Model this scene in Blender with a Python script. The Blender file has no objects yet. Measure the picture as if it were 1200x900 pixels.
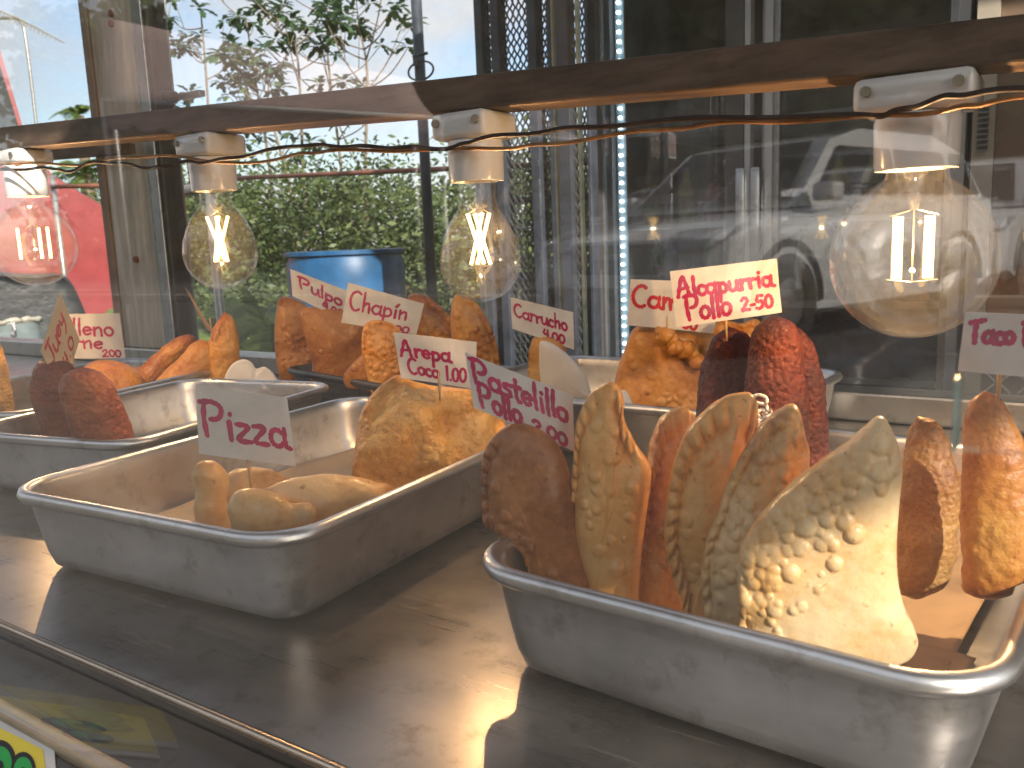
import bpy, math, random
import numpy as np
from mathutils import Vector, Matrix
random.seed(7)
S = bpy.context.scene
R = math.radians

# ------------------------------------------------------------------ camera
FPX, HORIZON, ROLL, YAW, EYE = 1010.0, 283.0, R(2.3), R(34.4), 0.2
PITCH = math.atan((450 - HORIZON) / FPX)
fwd = Vector((-math.sin(YAW) * math.cos(PITCH), math.cos(YAW) * math.cos(PITCH), -math.sin(PITCH)))
_r = fwd.cross(Vector((0, 0, 1))).normalized(); _u = _r.cross(fwd)
RT = _r * math.cos(ROLL) - _u * math.sin(ROLL)
UP = _u * math.cos(ROLL) + _r * math.sin(ROLL)
cd = bpy.data.cameras.new('camera'); cam = bpy.data.objects.new('camera', cd)
S.collection.objects.link(cam); S.camera = cam
m = Matrix((RT, UP, -fwd)).transposed().to_4x4(); m.translation = Vector((0, 0, EYE)); cam.matrix_world = m
cd.sensor_width = 36; cd.lens = FPX / 1200 * 36; cd.clip_start = 0.02; cd.clip_end = 2000
cd.dof.use_dof = True; cd.dof.focus_distance = 0.55; cd.dof.aperture_fstop = 26.0

# ------------------------------------------------------------------ sky and sun
SUN = Vector((0.72, -0.38, 0.42)).normalized()
W = bpy.data.worlds.new('World'); S.world = W; W.use_nodes = True
nt = W.node_tree; nt.nodes.clear()
out = nt.nodes.new('ShaderNodeOutputWorld'); bg = nt.nodes.new('ShaderNodeBackground')
sky = nt.nodes.new('ShaderNodeTexSky'); sky.sky_type = 'NISHITA'; sky.sun_disc = False
sky.sun_elevation = math.asin(SUN.z); sky.sun_rotation = math.atan2(SUN.x, SUN.y)
sky.air_density = 1.0; sky.dust_density = 1.5
tc = nt.nodes.new('ShaderNodeTexCoord')
mp = nt.nodes.new('ShaderNodeMapping'); mp.inputs['Scale'].default_value = (1, 1, 2.6)
ns = nt.nodes.new('ShaderNodeTexNoise'); ns.inputs['Scale'].default_value = 2.6; ns.inputs['Detail'].default_value = 7; ns.inputs['Roughness'].default_value = .55
cr = nt.nodes.new('ShaderNodeValToRGB'); cr.color_ramp.elements[0].position = .36; cr.color_ramp.elements[1].position = .60
mx = nt.nodes.new('ShaderNodeMixRGB'); mx.inputs[2].default_value = (4.6, 4.55, 4.5, 1)
nt.links.new(tc.outputs['Generated'], mp.inputs[0]); nt.links.new(mp.outputs[0], ns.inputs['Vector'])
nt.links.new(ns.outputs['Fac'], cr.inputs[0]); nt.links.new(cr.outputs[0], mx.inputs[0])
nt.links.new(sky.outputs[0], mx.inputs[1]); nt.links.new(mx.outputs[0], bg.inputs[0]); nt.links.new(bg.outputs[0], out.inputs[0])
bg.inputs[1].default_value = 0.10
sl = bpy.data.lights.new('sun', 'SUN'); sl.energy = 4.3; sl.angle = R(.5); sl.color = (1, .93, .82)
so = bpy.data.objects.new('sun', sl); S.collection.objects.link(so)
so.rotation_euler = SUN.to_track_quat('Z', 'Y').to_euler(); so.location = (2, -2, 4)
S.view_settings.view_transform = 'Standard'; S.view_settings.look = 'None'
S.view_settings.exposure = 1.25; S.view_settings.gamma = 1
S.cycles.max_bounces = 12; S.cycles.transparent_max_bounces = 24; S.cycles.transmission_bounces = 8
S.cycles.glossy_bounces = 5; S.cycles.caustics_reflective = False; S.cycles.caustics_refractive = False
S.cycles.sample_clamp_indirect = 4.0
try: S.cycles.use_denoising = True
except Exception: pass

# ------------------------------------------------------------------ geometry of the view: pixel -> point on a plane of the place
def ray(px, py): return (RT * (px - 600) + UP * (450 - py) + fwd * FPX).normalized()
O = Vector((0, 0, EYE))
def clamp_front(V):   # keep food inside the walls of the front pan
    V = np.array(V, dtype=float); a = R(-3.5); c, s_ = math.cos(a), math.sin(a); x = V[:, 0] + .1165; y = V[:, 1] - .459
    if abs(x.mean()) > .125 or abs(y.mean()) > .185: return V
    X = x * c + y * s_; Y = -x * s_ + y * c; z = V[:, 2]
    gx = .224 / 2 - .0205 + np.clip(z, 0, .05) * .14 + np.clip(z - .052, 0, 1) * 3; gy = .345 / 2 - .0205 + np.clip(z, 0, .05) * .14 + np.clip(z - .052, 0, 1) * 3
    Xc = np.clip(X, -gx, gx); Yc = np.clip(Y, -gy, gy); X = Xc + (X - Xc) * .04; Y = Yc + (Y - Yc) * .04
    V[:, 0] = X * c - Y * s_ - .1165; V[:, 1] = X * s_ + Y * c + .459; return V
def onz(px, py, z): v = ray(px, py); return O + v * ((z - EYE) / v.z)
def ony(px, py, y): v = ray(px, py); return O + v * (y / v.y)
class Plane:
    """an upright plane through a point; yaw turns it about the vertical, lean tips its top back"""
    def __init__(s, px, py, y, yaw=0, lean=0):
        s.o = ony(px, py, y); a = math.atan2(-s.o.x, s.o.y) + R(yaw); b = R(lean)   # yaw 0 faces the viewer's side
        s.n = Vector((math.sin(a) * math.cos(b), -math.cos(a) * math.cos(b), math.sin(b)))
        s.u = Vector((math.cos(a), math.sin(a), 0)); s.v = s.n.cross(s.u); s.v.normalize()
        if s.v.z < 0: s.v = -s.v
    def hit(s, px, py):
        v = ray(px, py); t = (s.o - O).dot(s.n) / v.dot(s.n); return O + v * t
    def uv(s, px, py): d = s.hit(px, py) - s.o; return (d.dot(s.u), d.dot(s.v))

# ------------------------------------------------------------------ materials
MATS = {}
def base_mat(name):
    m = bpy.data.materials.new(name); m.use_nodes = True; t = m.node_tree
    b = t.nodes['Principled BSDF']; return m, t, b
def N(t, k, **kw):
    n = t.nodes.new(k)
    for a, v in kw.items(): setattr(n, a, v)
    return n
def noise(t, scale, detail=4, rough=.55, vec=None, sc=None):
    n = N(t, 'ShaderNodeTexNoise'); n.inputs['Scale'].default_value = scale; n.inputs['Detail'].default_value = detail; n.inputs['Roughness'].default_value = rough
    c = N(t, 'ShaderNodeTexCoord'); s = c.outputs['Object']
    if sc:
        mpp = N(t, 'ShaderNodeMapping'); mpp.inputs['Scale'].default_value = sc; t.links.new(s, mpp.inputs[0]); s = mpp.outputs[0]
    t.links.new(s, n.inputs['Vector']); return n
def ramp(t, src, stops):
    r = N(t, 'ShaderNodeValToRGB'); e = r.color_ramp.elements
    while len(e) < len(stops): e.new(.5)
    for k, (p, c) in enumerate(stops): e[k].position = p; e[k].color = (*c, 1) if len(c) == 3 else c
    t.links.new(src, r.inputs[0]); return r
def bump(t, b, src, strength=.3, dist=.002):
    n = N(t, 'ShaderNodeBump'); n.inputs['Strength'].default_value = strength; n.inputs['Distance'].default_value = dist
    t.links.new(src, n.inputs['Height']); t.links.new(n.outputs[0], b.inputs['Normal']); return n
def simple(name, col, rough=.5, metal=0, var=.25, nscale=20, bstr=.15, bdist=.001, col2=None, spec=.5, sc=None, coat=0, trans=0):
    if name in MATS: return MATS[name]
    m, t, b = base_mat(name); n = noise(t, nscale, 6, .6, sc=sc)
    c2 = col2 or tuple(c * (1 - var) for c in col); c1 = tuple(min(1, c * (1 + var * .5)) for c in col)
    r = ramp(t, n.outputs['Fac'], [(.32, c2), (.68, c1)]); t.links.new(r.outputs[0], b.inputs['Base Color'])
    b.inputs['Roughness'].default_value = rough; b.inputs['Metallic'].default_value = metal; b.inputs['Specular IOR Level'].default_value = spec
    b.inputs['Coat Weight'].default_value = coat
    mr = N(t, 'ShaderNodeMapRange'); mr.inputs[3].default_value = max(0.02, rough - .1); mr.inputs[4].default_value = min(1, rough + .1)
    t.links.new(n.outputs['Fac'], mr.inputs[0]); t.links.new(mr.outputs[0], b.inputs['Roughness'])
    if bstr: bump(t, b, n.outputs['Fac'], bstr, bdist)
    MATS[name] = m; return m
def fried(name, pale, gold, brown, dark, shift=0., rough=.42, grit=260., bstr=.4, sss=.06, coat=.12):
    m, t, b = base_mat(name)
    at = N(t, 'ShaderNodeAttribute', attribute_name='fry')
    n1 = noise(t, 38, 5, .6); n2 = noise(t, grit, 4, .65)
    a1 = N(t, 'ShaderNodeMath', operation='MULTIPLY_ADD'); a1.inputs[1].default_value = 1.25; a1.inputs[2].default_value = -.625 + shift
    t.links.new(n1.outputs['Fac'], a1.inputs[0])
    a2 = N(t, 'ShaderNodeMath', operation='ADD'); t.links.new(a1.outputs[0], a2.inputs[0]); t.links.new(at.outputs['Fac'], a2.inputs[1])
    a3 = N(t, 'ShaderNodeMath', operation='MULTIPLY_ADD'); a3.inputs[1].default_value = .5; t.links.new(n2.outputs['Fac'], a3.inputs[0]); t.links.new(a2.outputs[0], a3.inputs[2])
    a4 = N(t, 'ShaderNodeMath', operation='SUBTRACT'); a4.inputs[1].default_value = .25; t.links.new(a3.outputs[0], a4.inputs[0])
    r = ramp(t, a4.outputs[0], [(0, pale), (.38, gold), (.72, brown), (1, dark)])
    t.links.new(r.outputs[0], b.inputs['Base Color'])
    b.inputs['Subsurface Weight'].default_value = sss; b.inputs['Subsurface Radius'].default_value = (.006, .003, .001); b.inputs['Subsurface Scale'].default_value = 1.0
    mr = N(t, 'ShaderNodeMapRange'); mr.inputs[3].default_value = rough - .14; mr.inputs[4].default_value = rough + .18
    t.links.new(n2.outputs['Fac'], mr.inputs[0]); t.links.new(mr.outputs[0], b.inputs['Roughness'])
    b.inputs['Coat Weight'].default_value = coat; b.inputs['Coat Roughness'].default_value = .25
    n3 = noise(t, 95, 5, .7); ax = N(t, 'ShaderNodeMath', operation='MULTIPLY_ADD'); ax.inputs[1].default_value = 1.6; t.links.new(n3.outputs['Fac'], ax.inputs[0]); t.links.new(n2.outputs['Fac'], ax.inputs[2])
    vo = N(t, 'ShaderNodeTexVoronoi', feature='SMOOTH_F1'); vo.inputs['Scale'].default_value = grit * .62; vo.inputs['Smoothness'].default_value = .35
    tcv = N(t, 'ShaderNodeTexCoord'); t.links.new(tcv.outputs['Object'], vo.inputs['Vector'])
    ay = N(t, 'ShaderNodeMath', operation='MULTIPLY_ADD'); ay.inputs[1].default_value = -1.3; t.links.new(vo.outputs['Distance'], ay.inputs[0]); t.links.new(ax.outputs[0], ay.inputs[2])
    bump(t, b, ay.outputs[0], min(1, bstr * 1.5), .0015)
    n4 = noise(t, grit * .9, 3, .5); sp = ramp(t, n4.outputs['Fac'], [(.66, (1, 1, 1)), (.76, (.42, .30, .25))])
    mxs = N(t, 'ShaderNodeMixRGB', blend_type='MULTIPLY'); mxs.inputs[0].default_value = .8; t.links.new(r.outputs[0], mxs.inputs[1]); t.links.new(sp.outputs[0], mxs.inputs[2]); t.links.new(mxs.outputs[0], b.inputs['Base Color'])
    return m
F_PALE = fried('pale_fried_dough', (.92, .54, .19), (.80, .36, .075), (.47, .155, .03), (.17, .05, .015), 0, bstr=.15, coat=.3)
F_CREAM = fried('cream_fried_dough', (.92, .67, .37), (.83, .47, .16), (.52, .20, .05), (.2, .07, .02), -.06, bstr=.13, coat=.3)
F_GOLD = fried('golden_fried_dough', (.72, .42, .12), (.62, .27, .05), (.38, .12, .02), (.13, .035, .01), .02, bstr=.22, coat=.3)
F_BROWN = fried('brown_fried_dough', (.60, .28, .075), (.45, .165, .035), (.26, .075, .015), (.08, .02, .006), .08, sss=.05, bstr=.22, coat=.3)
F_ORANGE = fried('orange_fried_dough', (.82, .50, .16), (.68, .33, .06), (.44, .15, .02), (.2, .05, .01), -.02, grit=200, bstr=.5)
F_RED = fried('red_fried_fritter', (.21, .042, .014), (.13, .021, .008), (.07, .011, .005), (.04, .006, .003), .02, rough=.55, grit=420, bstr=.8, sss=.05, coat=.05)
F_BRICK = fried('brick_red_fritter', (.46, .12, .025), (.32, .06, .012), (.17, .025, .007), (.06, .01, .004), .02, rough=.5, grit=400, bstr=.6, sss=.04, coat=.1)
F_AMBER = fried('amber_fried_fritter', (.70, .36, .08), (.54, .21, .035), (.32, .08, .012), (.12, .03, .008), 0, grit=330, bstr=.32, sss=.08)
F_TACO = fried('speckled_fried_taco', (.60, .36, .12), (.43, .22, .06), (.25, .10, .025), (.08, .025, .008), 0, grit=520, bstr=.4, sss=.07)
F_WHITE = fried('soft_white_dough', (.82, .56, .28), (.74, .44, .17), (.56, .25, .07), (.3, .1, .03), .0, rough=.42, grit=140, bstr=.2, sss=.12, coat=.25)

def metal_mat(name, col, rough, scr=(300, 6, 6), aniso=0., var=.2, stain=.25, bst=.16):
    m, t, b = base_mat(name)
    n = noise(t, 1, 3, .55, sc=scr); n2 = noise(t, 14, 5, .6)
    r = ramp(t, n2.outputs['Fac'], [(.3, tuple(c * (1 - stain) for c in col)), (.7, col)])
    t.links.new(r.outputs[0], b.inputs['Base Color']); b.inputs['Metallic'].default_value = 1
    ad = N(t, 'ShaderNodeMath', operation='ADD'); t.links.new(n.outputs['Fac'], ad.inputs[0]); t.links.new(n2.outputs['Fac'], ad.inputs[1])
    mr = N(t, 'ShaderNodeMapRange'); mr.inputs[2].default_value = 2; mr.inputs[3].default_value = rough - var; mr.inputs[4].default_value = rough + var
    t.links.new(ad.outputs[0], mr.inputs[0]); t.links.new(mr.outputs[0], b.inputs['Roughness'])
    if aniso: b.inputs['Anisotropic'].default_value = aniso
    tcc = N(t, 'ShaderNodeTexCoord'); sm_ = None
    for (ang, sc1) in ((.5, (7, 420, 40)), (-.9, (9, 380, 30)), (1.9, (6, 300, 50))):
        mq = N(t, 'ShaderNodeMapping'); mq.inputs['Rotation'].default_value = (0, ang * .4, ang); mq.inputs['Scale'].default_value = sc1; t.links.new(tcc.outputs['Object'], mq.inputs[0])
        nq = N(t, 'ShaderNodeTexNoise'); nq.inputs['Scale'].default_value = 1; nq.inputs['Detail'].default_value = 2; t.links.new(mq.outputs[0], nq.inputs['Vector'])
        rq = ramp(t, nq.outputs['Fac'], [(.70, (0, 0, 0)), (.76, (1, 1, 1))])
        if sm_ is None: sm_ = rq.outputs[0]
        else: q_ = N(t, 'ShaderNodeMath', operation='MAXIMUM'); t.links.new(sm_, q_.inputs[0]); t.links.new(rq.outputs[0], q_.inputs[1]); sm_ = q_.outputs[0]
    n5 = noise(t, 45, 6, .7); r5 = ramp(t, n5.outputs['Fac'], [(.54, (1, 1, 1)), (.72, (.45, .40, .36))]); mz = N(t, 'ShaderNodeMixRGB', blend_type='MULTIPLY'); mz.inputs[0].default_value = .7
    t.links.new(r.outputs[0], mz.inputs[1]); t.links.new(r5.outputs[0], mz.inputs[2]); t.links.new(mz.outputs[0], b.inputs['Base Color'])
    hs = N(t, 'ShaderNodeMath', operation='MULTIPLY_ADD'); hs.inputs[1].default_value = -.8; t.links.new(sm_, hs.inputs[0]); t.links.new(n.outputs['Fac'], hs.inputs[2])
    ro = N(t, 'ShaderNodeMath', operation='MULTIPLY_ADD'); ro.inputs[1].default_value = .22; ro.use_clamp = True; t.links.new(sm_, ro.inputs[0]); t.links.new(mr.outputs[0], ro.inputs[2]); t.links.new(ro.outputs[0], b.inputs['Roughness'])
    bump(t, b, hs.outputs[0], bst, .0004)
    return m
ALU = metal_mat('worn_aluminium', (.76, .76, .765), .37, scr=(40, 40, 240), var=.16, stain=.36)
DARKPAN = metal_mat('dark_worn_tin', (.20, .18, .17), .45, scr=(60, 60, 60), var=.12, stain=.4)
STEEL = metal_mat('brushed_shelf_steel', (.37, .335, .305), .31, scr=(5, 320, 5), var=.20, stain=.45, bst=.04)
LEDGE = metal_mat('dull_ledge_steel', (.32, .29, .25), .42, scr=(4, 200, 4), var=.12, stain=.3)
STEEL2 = metal_mat('sill_steel', (.55, .52, .47), .35, scr=(4, 200, 4), var=.1)
FRAMEAL = metal_mat('grey_aluminium_frame', (.50, .51, .52), .42, scr=(60, 60, 4), var=.1)
WHITEAL = simple('pale_painted_aluminium', (.62, .64, .65), .4, .35, .2, 8)
POSTM = simple('weathered_beige_post', (.66, .61, .53), .55, .15, .35, 9, sc=(6, 6, 1))
BEAM = simple('rusty_brown_steel', (.16, .105, .072), .5, .25, .55, 16, .35, .002, sc=(1, 6, 6))
PORC = simple('white_porcelain', (.84, .82, .79), .18, 0, .08, 12, 0, coat=.5)
BRASS = metal_mat('nickel_screw_base', (.6, .52, .4), .3)
WIRED = simple('dark_brown_cord', (.045, .022, .015), .55, 0, .4, 60)
WIRET = simple('tan_cord', (.40, .20, .08), .45, 0, .4, 60)
CARD = simple('white_card', (.78, .75, .71), .7, 0, .16, 45, .25, .001)
TANCARD = simple('amber_card', (.78, .58, .36), .7, 0, .12, 30, .1, .0005)
KRAFT = simple('kraft_edge_card', (.40, .27, .20), .7, 0, .12, 30, .1, .0005)
INK = simple('magenta_marker', (.52, .012, .11), .5, 0, .35, 80, 0)
INKR = simple('red_marker', (.62, .03, .06), .5, 0, .3, 80, 0)
PICK = simple('toothpick_wood', (.62, .40, .20), .6, 0, .25, 60)
PAPER = simple('greasy_parchment', (.56, .42, .28), .6, 0, .22, 22, .2, .001)
NAPKIN = simple('white_napkin', (.80, .78, .76), .8, 0, .06, 60, .3, .001)
BLUEB = simple('blue_plastic', (.015, .10, .24), .4, 0, .35, 9)
RED = simple('faded_red_paint', (.27, .024, .027), .35, 0, .2, 4, .05, coat=.4)
BLACK = simple('black_rubber', (.014, .014, .015), .6, 0, .4, 20)
DARKM = simple('dark_painted_steel', (.05, .06, .08), .5, .2, .4, 20)
MESHM = simple('dark_mesh_steel', (.06, .065, .07), .5, .4, .4, 30)
FRBODY = simple('charcoal_cooler_body', (.11, .105, .105), .45, .1, .3, 5)
FRIN = simple('dark_cooler_inside', (.26, .23, .22), .5, 0, .3, 5)
BEIGE = simple('beige_painted_wall', (.46, .40, .31), .7, 0, .15, 6)
BROWN = simple('brown_painted_wall', (.20, .13, .085), .7, 0, .2, 6)
CANOPY = simple('brown_canopy_underside', (.22, .17, .14), .7, 0, .3, 5)
AWN = simple('taupe_awning_cloth', (.42, .31, .28), .85, 0, .12, 30)
WHITEP = simple('white_trim', (.75, .73, .7), .5, 0, .1, 10)
CARW = simple('white_car_paint', (.82, .82, .82), .2, 0, .03, 3, 0, coat=1)
CARG = simple('dark_car_glass', (.03, .035, .04), .08, 0, .2, 3, 0)
TYRE = simple('tyre_rubber', (.02, .02, .02), .8, 0, .3, 30)
RIMM = simple('grey_wheel_rim', (.35, .35, .36), .3, .8, .2, 10)
ASPH = simple('sun_bleached_asphalt', (.075, .07, .063), .85, 0, .35, 40, .5, .004)
DIRT = simple('grassy_dirt', (.16, .15, .07), .9, 0, .5, 3, .5, .02, col2=(.06, .09, .025))
BARK = simple('grey_bark', (.22, .17, .12), .85, 0, .35, 30, .5, .003)
PIPE = simple('galvanised_pipe', (.45, .44, .42), .4, .6, .3, 20)
RUSTP = simple('red_brown_rail', (.30, .12, .08), .6, .2, .3, 20)
BUCKET = simple('grey_bin_plastic', (.24, .30, .30), .5, 0, .2, 10)
BAG = simple('pale_bin_bag', (.52, .48, .38), .4, 0, .2, 20)
BLUEBAG = simple('blue_wrap', (.015, .09, .2), .35, 0, .5, 14, .4, .01)
YEL = simple('yellow_print', (.85, .70, .06), .4, 0, .06, 20, 0)
GRN = simple('green_print', (.02, .42, .08), .4, 0, .1, 20, 0)
BLK = simple('black_print', (.01, .01, .01), .4, 0, .1, 20, 0)

def leaf_mat(name, a, bcol, tr=.35):
    m, t, b = base_mat(name); n = noise(t, 2.2, 4, .7)
    at = N(t, 'ShaderNodeAttribute', attribute_name='tone')
    ad = N(t, 'ShaderNodeMath', operation='MULTIPLY_ADD'); ad.inputs[1].default_value = .5
    t.links.new(n.outputs['Fac'], ad.inputs[0]); t.links.new(at.outputs['Fac'], ad.inputs[2])
    r = ramp(t, ad.outputs[0], [(.2, a), (.85, bcol)]); t.links.new(r.outputs[0], b.inputs['Base Color'])
    b.inputs['Roughness'].default_value = .5
    tl = N(t, 'ShaderNodeBsdfTranslucent'); t.links.new(r.outputs[0], tl.inputs[0])
    ms = N(t, 'ShaderNodeMixShader'); ms.inputs[0].default_value = tr
    o = [x for x in t.nodes if x.type == 'OUTPUT_MATERIAL'][0]
    t.links.new(b.outputs[0], ms.inputs[1]); t.links.new(tl.outputs[0], ms.inputs[2]); t.links.new(ms.outputs[0], o.inputs[0])
    return m
LEAF = leaf_mat('mid_green_leaf', (.05, .085, .03), (.19, .25, .085), .45)
LEAFD = leaf_mat('blue_green_leaf', (.03, .08, .035), (.13, .22, .09))
PALML = leaf_mat('palm_leaf', (.05, .10, .02), (.20, .27, .06))
DRYL = leaf_mat('dry_palm_leaf', (.35, .27, .12), (.50, .42, .22))

def glass_mat(name, dust=.05, scr=.5, ior=1.5, tint=(1, 1, 1), gr=.015, dscale=30, base=.3):
    """thin pane: Fresnel mirror over clear glass, with a film that scatters light: dust on panes, the glow on bulbs"""
    m = bpy.data.materials.new(name); m.use_nodes = True; t = m.node_tree; t.nodes.clear()
    o = N(t, 'ShaderNodeOutputMaterial'); tr = N(t, 'ShaderNodeBsdfTransparent'); tr.inputs[0].default_value = (*tint, 1)
    gl = N(t, 'ShaderNodeBsdfGlossy'); gl.inputs['Roughness'].default_value = gr
    fr = N(t, 'ShaderNodeFresnel'); ge = N(t, 'ShaderNodeNewGeometry'); mi = N(t, 'ShaderNodeMapRange')
    mi.inputs[3].default_value = ior; mi.inputs[4].default_value = 1 / ior; t.links.new(ge.outputs['Backfacing'], mi.inputs[0]); t.links.new(mi.outputs[0], fr.inputs[0])
    m1 = N(t, 'ShaderNodeMixShader'); t.links.new(fr.outputs[0], m1.inputs[0]); t.links.new(tr.outputs[0], m1.inputs[1]); t.links.new(gl.outputs[0], m1.inputs[2])
    df = N(t, 'ShaderNodeBsdfDiffuse'); df.inputs[0].default_value = (.8, .8, .78, 1)
    tl = N(t, 'ShaderNodeBsdfTranslucent'); tl.inputs[0].default_value = (.8, .8, .78, 1)
    m2 = N(t, 'ShaderNodeMixShader'); m2.inputs[0].default_value = .5; t.links.new(df.outputs[0], m2.inputs[1]); t.links.new(tl.outputs[0], m2.inputs[2])
    n = noise(t, dscale, 8, .75); n2 = noise(t, 3, 3, .5); n3 = noise(t, 1, 5, .8, sc=(4, 4, 90))
    r = ramp(t, n.outputs['Fac'], [(.35, (base,) * 3), (.75, (1.,) * 3)])
    r3 = ramp(t, n3.outputs['Fac'], [(.66, (0,) * 3), (.74, (scr,) * 3)])
    mu = N(t, 'ShaderNodeMath', operation='MULTIPLY'); t.links.new(r.outputs[0], mu.inputs[0]); t.links.new(n2.outputs['Fac'], mu.inputs[1])
    ad = N(t, 'ShaderNodeMath', operation='ADD'); t.links.new(mu.outputs[0], ad.inputs[0]); t.links.new(r3.outputs[0], ad.inputs[1])
    mm = N(t, 'ShaderNodeMath', operation='MULTIPLY'); mm.inputs[1].default_value = dust * 2; mm.use_clamp = True; t.links.new(ad.outputs[0], mm.inputs[0])
    m3 = N(t, 'ShaderNodeMixShader'); t.links.new(mm.outputs[0], m3.inputs[0]); t.links.new(m1.outputs[0], m3.inputs[1]); t.links.new(m2.outputs[0], m3.inputs[2])
    t.links.new(m3.outputs[0], o.inputs[0]); return m
FRONTG = glass_mat('front_pane_glass', .0015, .3, 1.62)
SIDEG = glass_mat('dusty_sliding_glass', .010, .3, 1.5)
BACKG = glass_mat('dusty_rear_glass', .08, .5, 1.45)
FRG = glass_mat('cooler_door_glass', .03, .3, 2.0, (.80, .83, .85))
EDGE = simple('pale_green_glass_edge', (.36, .44, .40), .3, 0, .3, 60, .3)
BULBG = glass_mat('bulb_glass', .011, .1, 1.62, (1, 1, 1), .01, 160, .85)  # diffuse film added to the bulb glass for the halo around the filaments
def emit(name, col, s):
    m = bpy.data.materials.new(name); m.use_nodes = True; t = m.node_tree; t.nodes.clear()
    o = N(t, 'ShaderNodeOutputMaterial'); e = N(t, 'ShaderNodeEmission'); e.inputs[0].default_value = (*col, 1); e.inputs[1].default_value = s
    t.links.new(e.outputs[0], o.inputs[0]); return m
FIL = emit('glowing_filament', (1, .60, .19), 4.5)
LED = emit('cool_white_led', (.75, .92, 1), 9)

# ------------------------------------------------------------------ mesh helpers
def link(o): S.collection.objects.link(o); return o
def mesh(name, V, F, mat=None, parent=None, smooth=False, attrs=None, origin=None, sharp=None):
    V = np.asarray([tuple(v) for v in V] if not isinstance(V, np.ndarray) else V, dtype=float)
    if parent is not None: org = np.array(parent['_o'] if '_o' in parent.keys() else parent.location)
    elif origin is not None: org = np.array(origin)
    else: org = np.array([(V[:, 0].min() + V[:, 0].max()) / 2, (V[:, 1].min() + V[:, 1].max()) / 2, V[:, 2].min()])
    me = bpy.data.meshes.new(name); me.from_pydata((V - org).tolist(), [], [tuple(f) for f in F]); 
    if mat: me.materials.append(mat)
    if smooth: me.polygons.foreach_set('use_smooth', [True] * len(me.polygons))
    if sharp is not None:
        try: me.set_sharp_from_angle(angle=R(sharp))
        except Exception: pass
    for k, a in (attrs or {}).items():
        at = me.attributes.new(k, 'FLOAT', 'POINT'); at.data.foreach_set('value', np.asarray(a, dtype=np.float32))
    me.update()
    o = bpy.data.objects.new(name, me); link(o)
    if parent is not None:
        o.parent = parent; o['_o'] = list(map(float, org))
    else:
        o.location = org; o['_o'] = list(map(float, org))
    return o
def thing(name, label, cat, loc, group=None):
    o = bpy.data.objects.new(name, None); link(o); o.location = loc; o.empty_display_size = .02
    o['_o'] = list(map(float, loc)); tag(o, label, cat, group); return o
def tag(o, label, cat, group=None):
    o['label'] = label; o['category'] = cat
    if group: o['group'] = group
    return o
def kind(o, k): o['kind'] = k; return o
class MB:
    def __init__(s): s.V = []; s.F = []; s.n = 0
    def add(s, V, F):
        s.V += [tuple(v) for v in V]; s.F += [tuple(i + s.n for i in f) for f in F]; s.n = len(s.V); return s
    def box(s, x0, x1, y0, y1, z0, z1, b=0):
        if b <= 0:
            V = [(x, y, z) for x in (x0, x1) for y in (y0, y1) for z in (z0, z1)]
            return s.add(V, [(0, 1, 3, 2), (4, 6, 7, 5), (0, 4, 5, 1), (2, 3, 7, 6), (0, 2, 6, 4), (1, 5, 7, 3)])
        import bmesh
        bm = bmesh.new(); bmesh.ops.create_cube(bm, size=1)
        for v in bm.verts: v.co = Vector(((x0 + x1) / 2 + v.co.x * (x1 - x0), (y0 + y1) / 2 + v.co.y * (y1 - y0), (z0 + z1) / 2 + v.co.z * (z1 - z0)))
        bmesh.ops.bevel(bm, geom=list(bm.edges), offset=b, segments=2, affect='EDGES', profile=.5)
        bm.verts.index_update(); s.add([v.co.copy() for v in bm.verts], [[v.index for v in f.verts] for f in bm.faces]); bm.free(); return s
    def hexa(s, A, B):  # two quads (4 points each) joined
        return s.add(list(A) + list(B), [(3, 2, 1, 0), (4, 5, 6, 7)] + [(i, (i + 1) % 4, 4 + (i + 1) % 4, 4 + i) for i in range(4)])
    def tube(s, pts, r, n=8, cap=True):
        pts = [Vector(p) for p in pts]; rr = r if isinstance(r, (list, tuple)) else [r] * len(pts)
        V = []; F = []; ref = Vector((0, 0, 1))
        d0 = (pts[1] - pts[0]).normalized()
        if abs(d0.z) > .9: ref = Vector((1, 0, 0))
        for i, p in enumerate(pts):
            d = (pts[min(i + 1, len(pts) - 1)] - pts[max(i - 1, 0)]).normalized()
            a = d.cross(ref); 
            if a.length < 1e-4: a = d.cross(Vector((0, 1, 0)))
            a.normalize(); b2 = a.cross(d); ref = b2 if False else ref
            for k in range(n):
                t = 2 * math.pi * k / n; V.append(p + (a * math.cos(t) + b2 * math.sin(t)) * rr[i])
        for i in range(len(pts) - 1):
            for k in range(n): F.append((i * n + k, i * n + (k + 1) % n, (i + 1) * n + (k + 1) % n, (i + 1) * n + k))
        if cap: F.append(tuple(range(n - 1, -1, -1))); F.append(tuple((len(pts) - 1) * n + k for k in range(n)))
        return s.add(V, F)
    def lathe(s, prof, c, n=32):
        c = Vector(c); V = []; F = []
        for (r, z) in prof:
            for k in range(n):
                t = 2 * math.pi * k / n; V.append(c + Vector((r * math.cos(t), r * math.sin(t), z)))
        for i in range(len(prof) - 1):
            for k in range(n): F.append((i * n + k, i * n + (k + 1) % n, (i + 1) * n + (k + 1) % n, (i + 1) * n + k))
        return s.add(V, F)
    def obj(s, name, mat, parent=None, smooth=False, origin=None, sharp=None): return mesh(name, np.array(s.V), s.F, mat, parent, smooth, None, origin, sharp)
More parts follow.
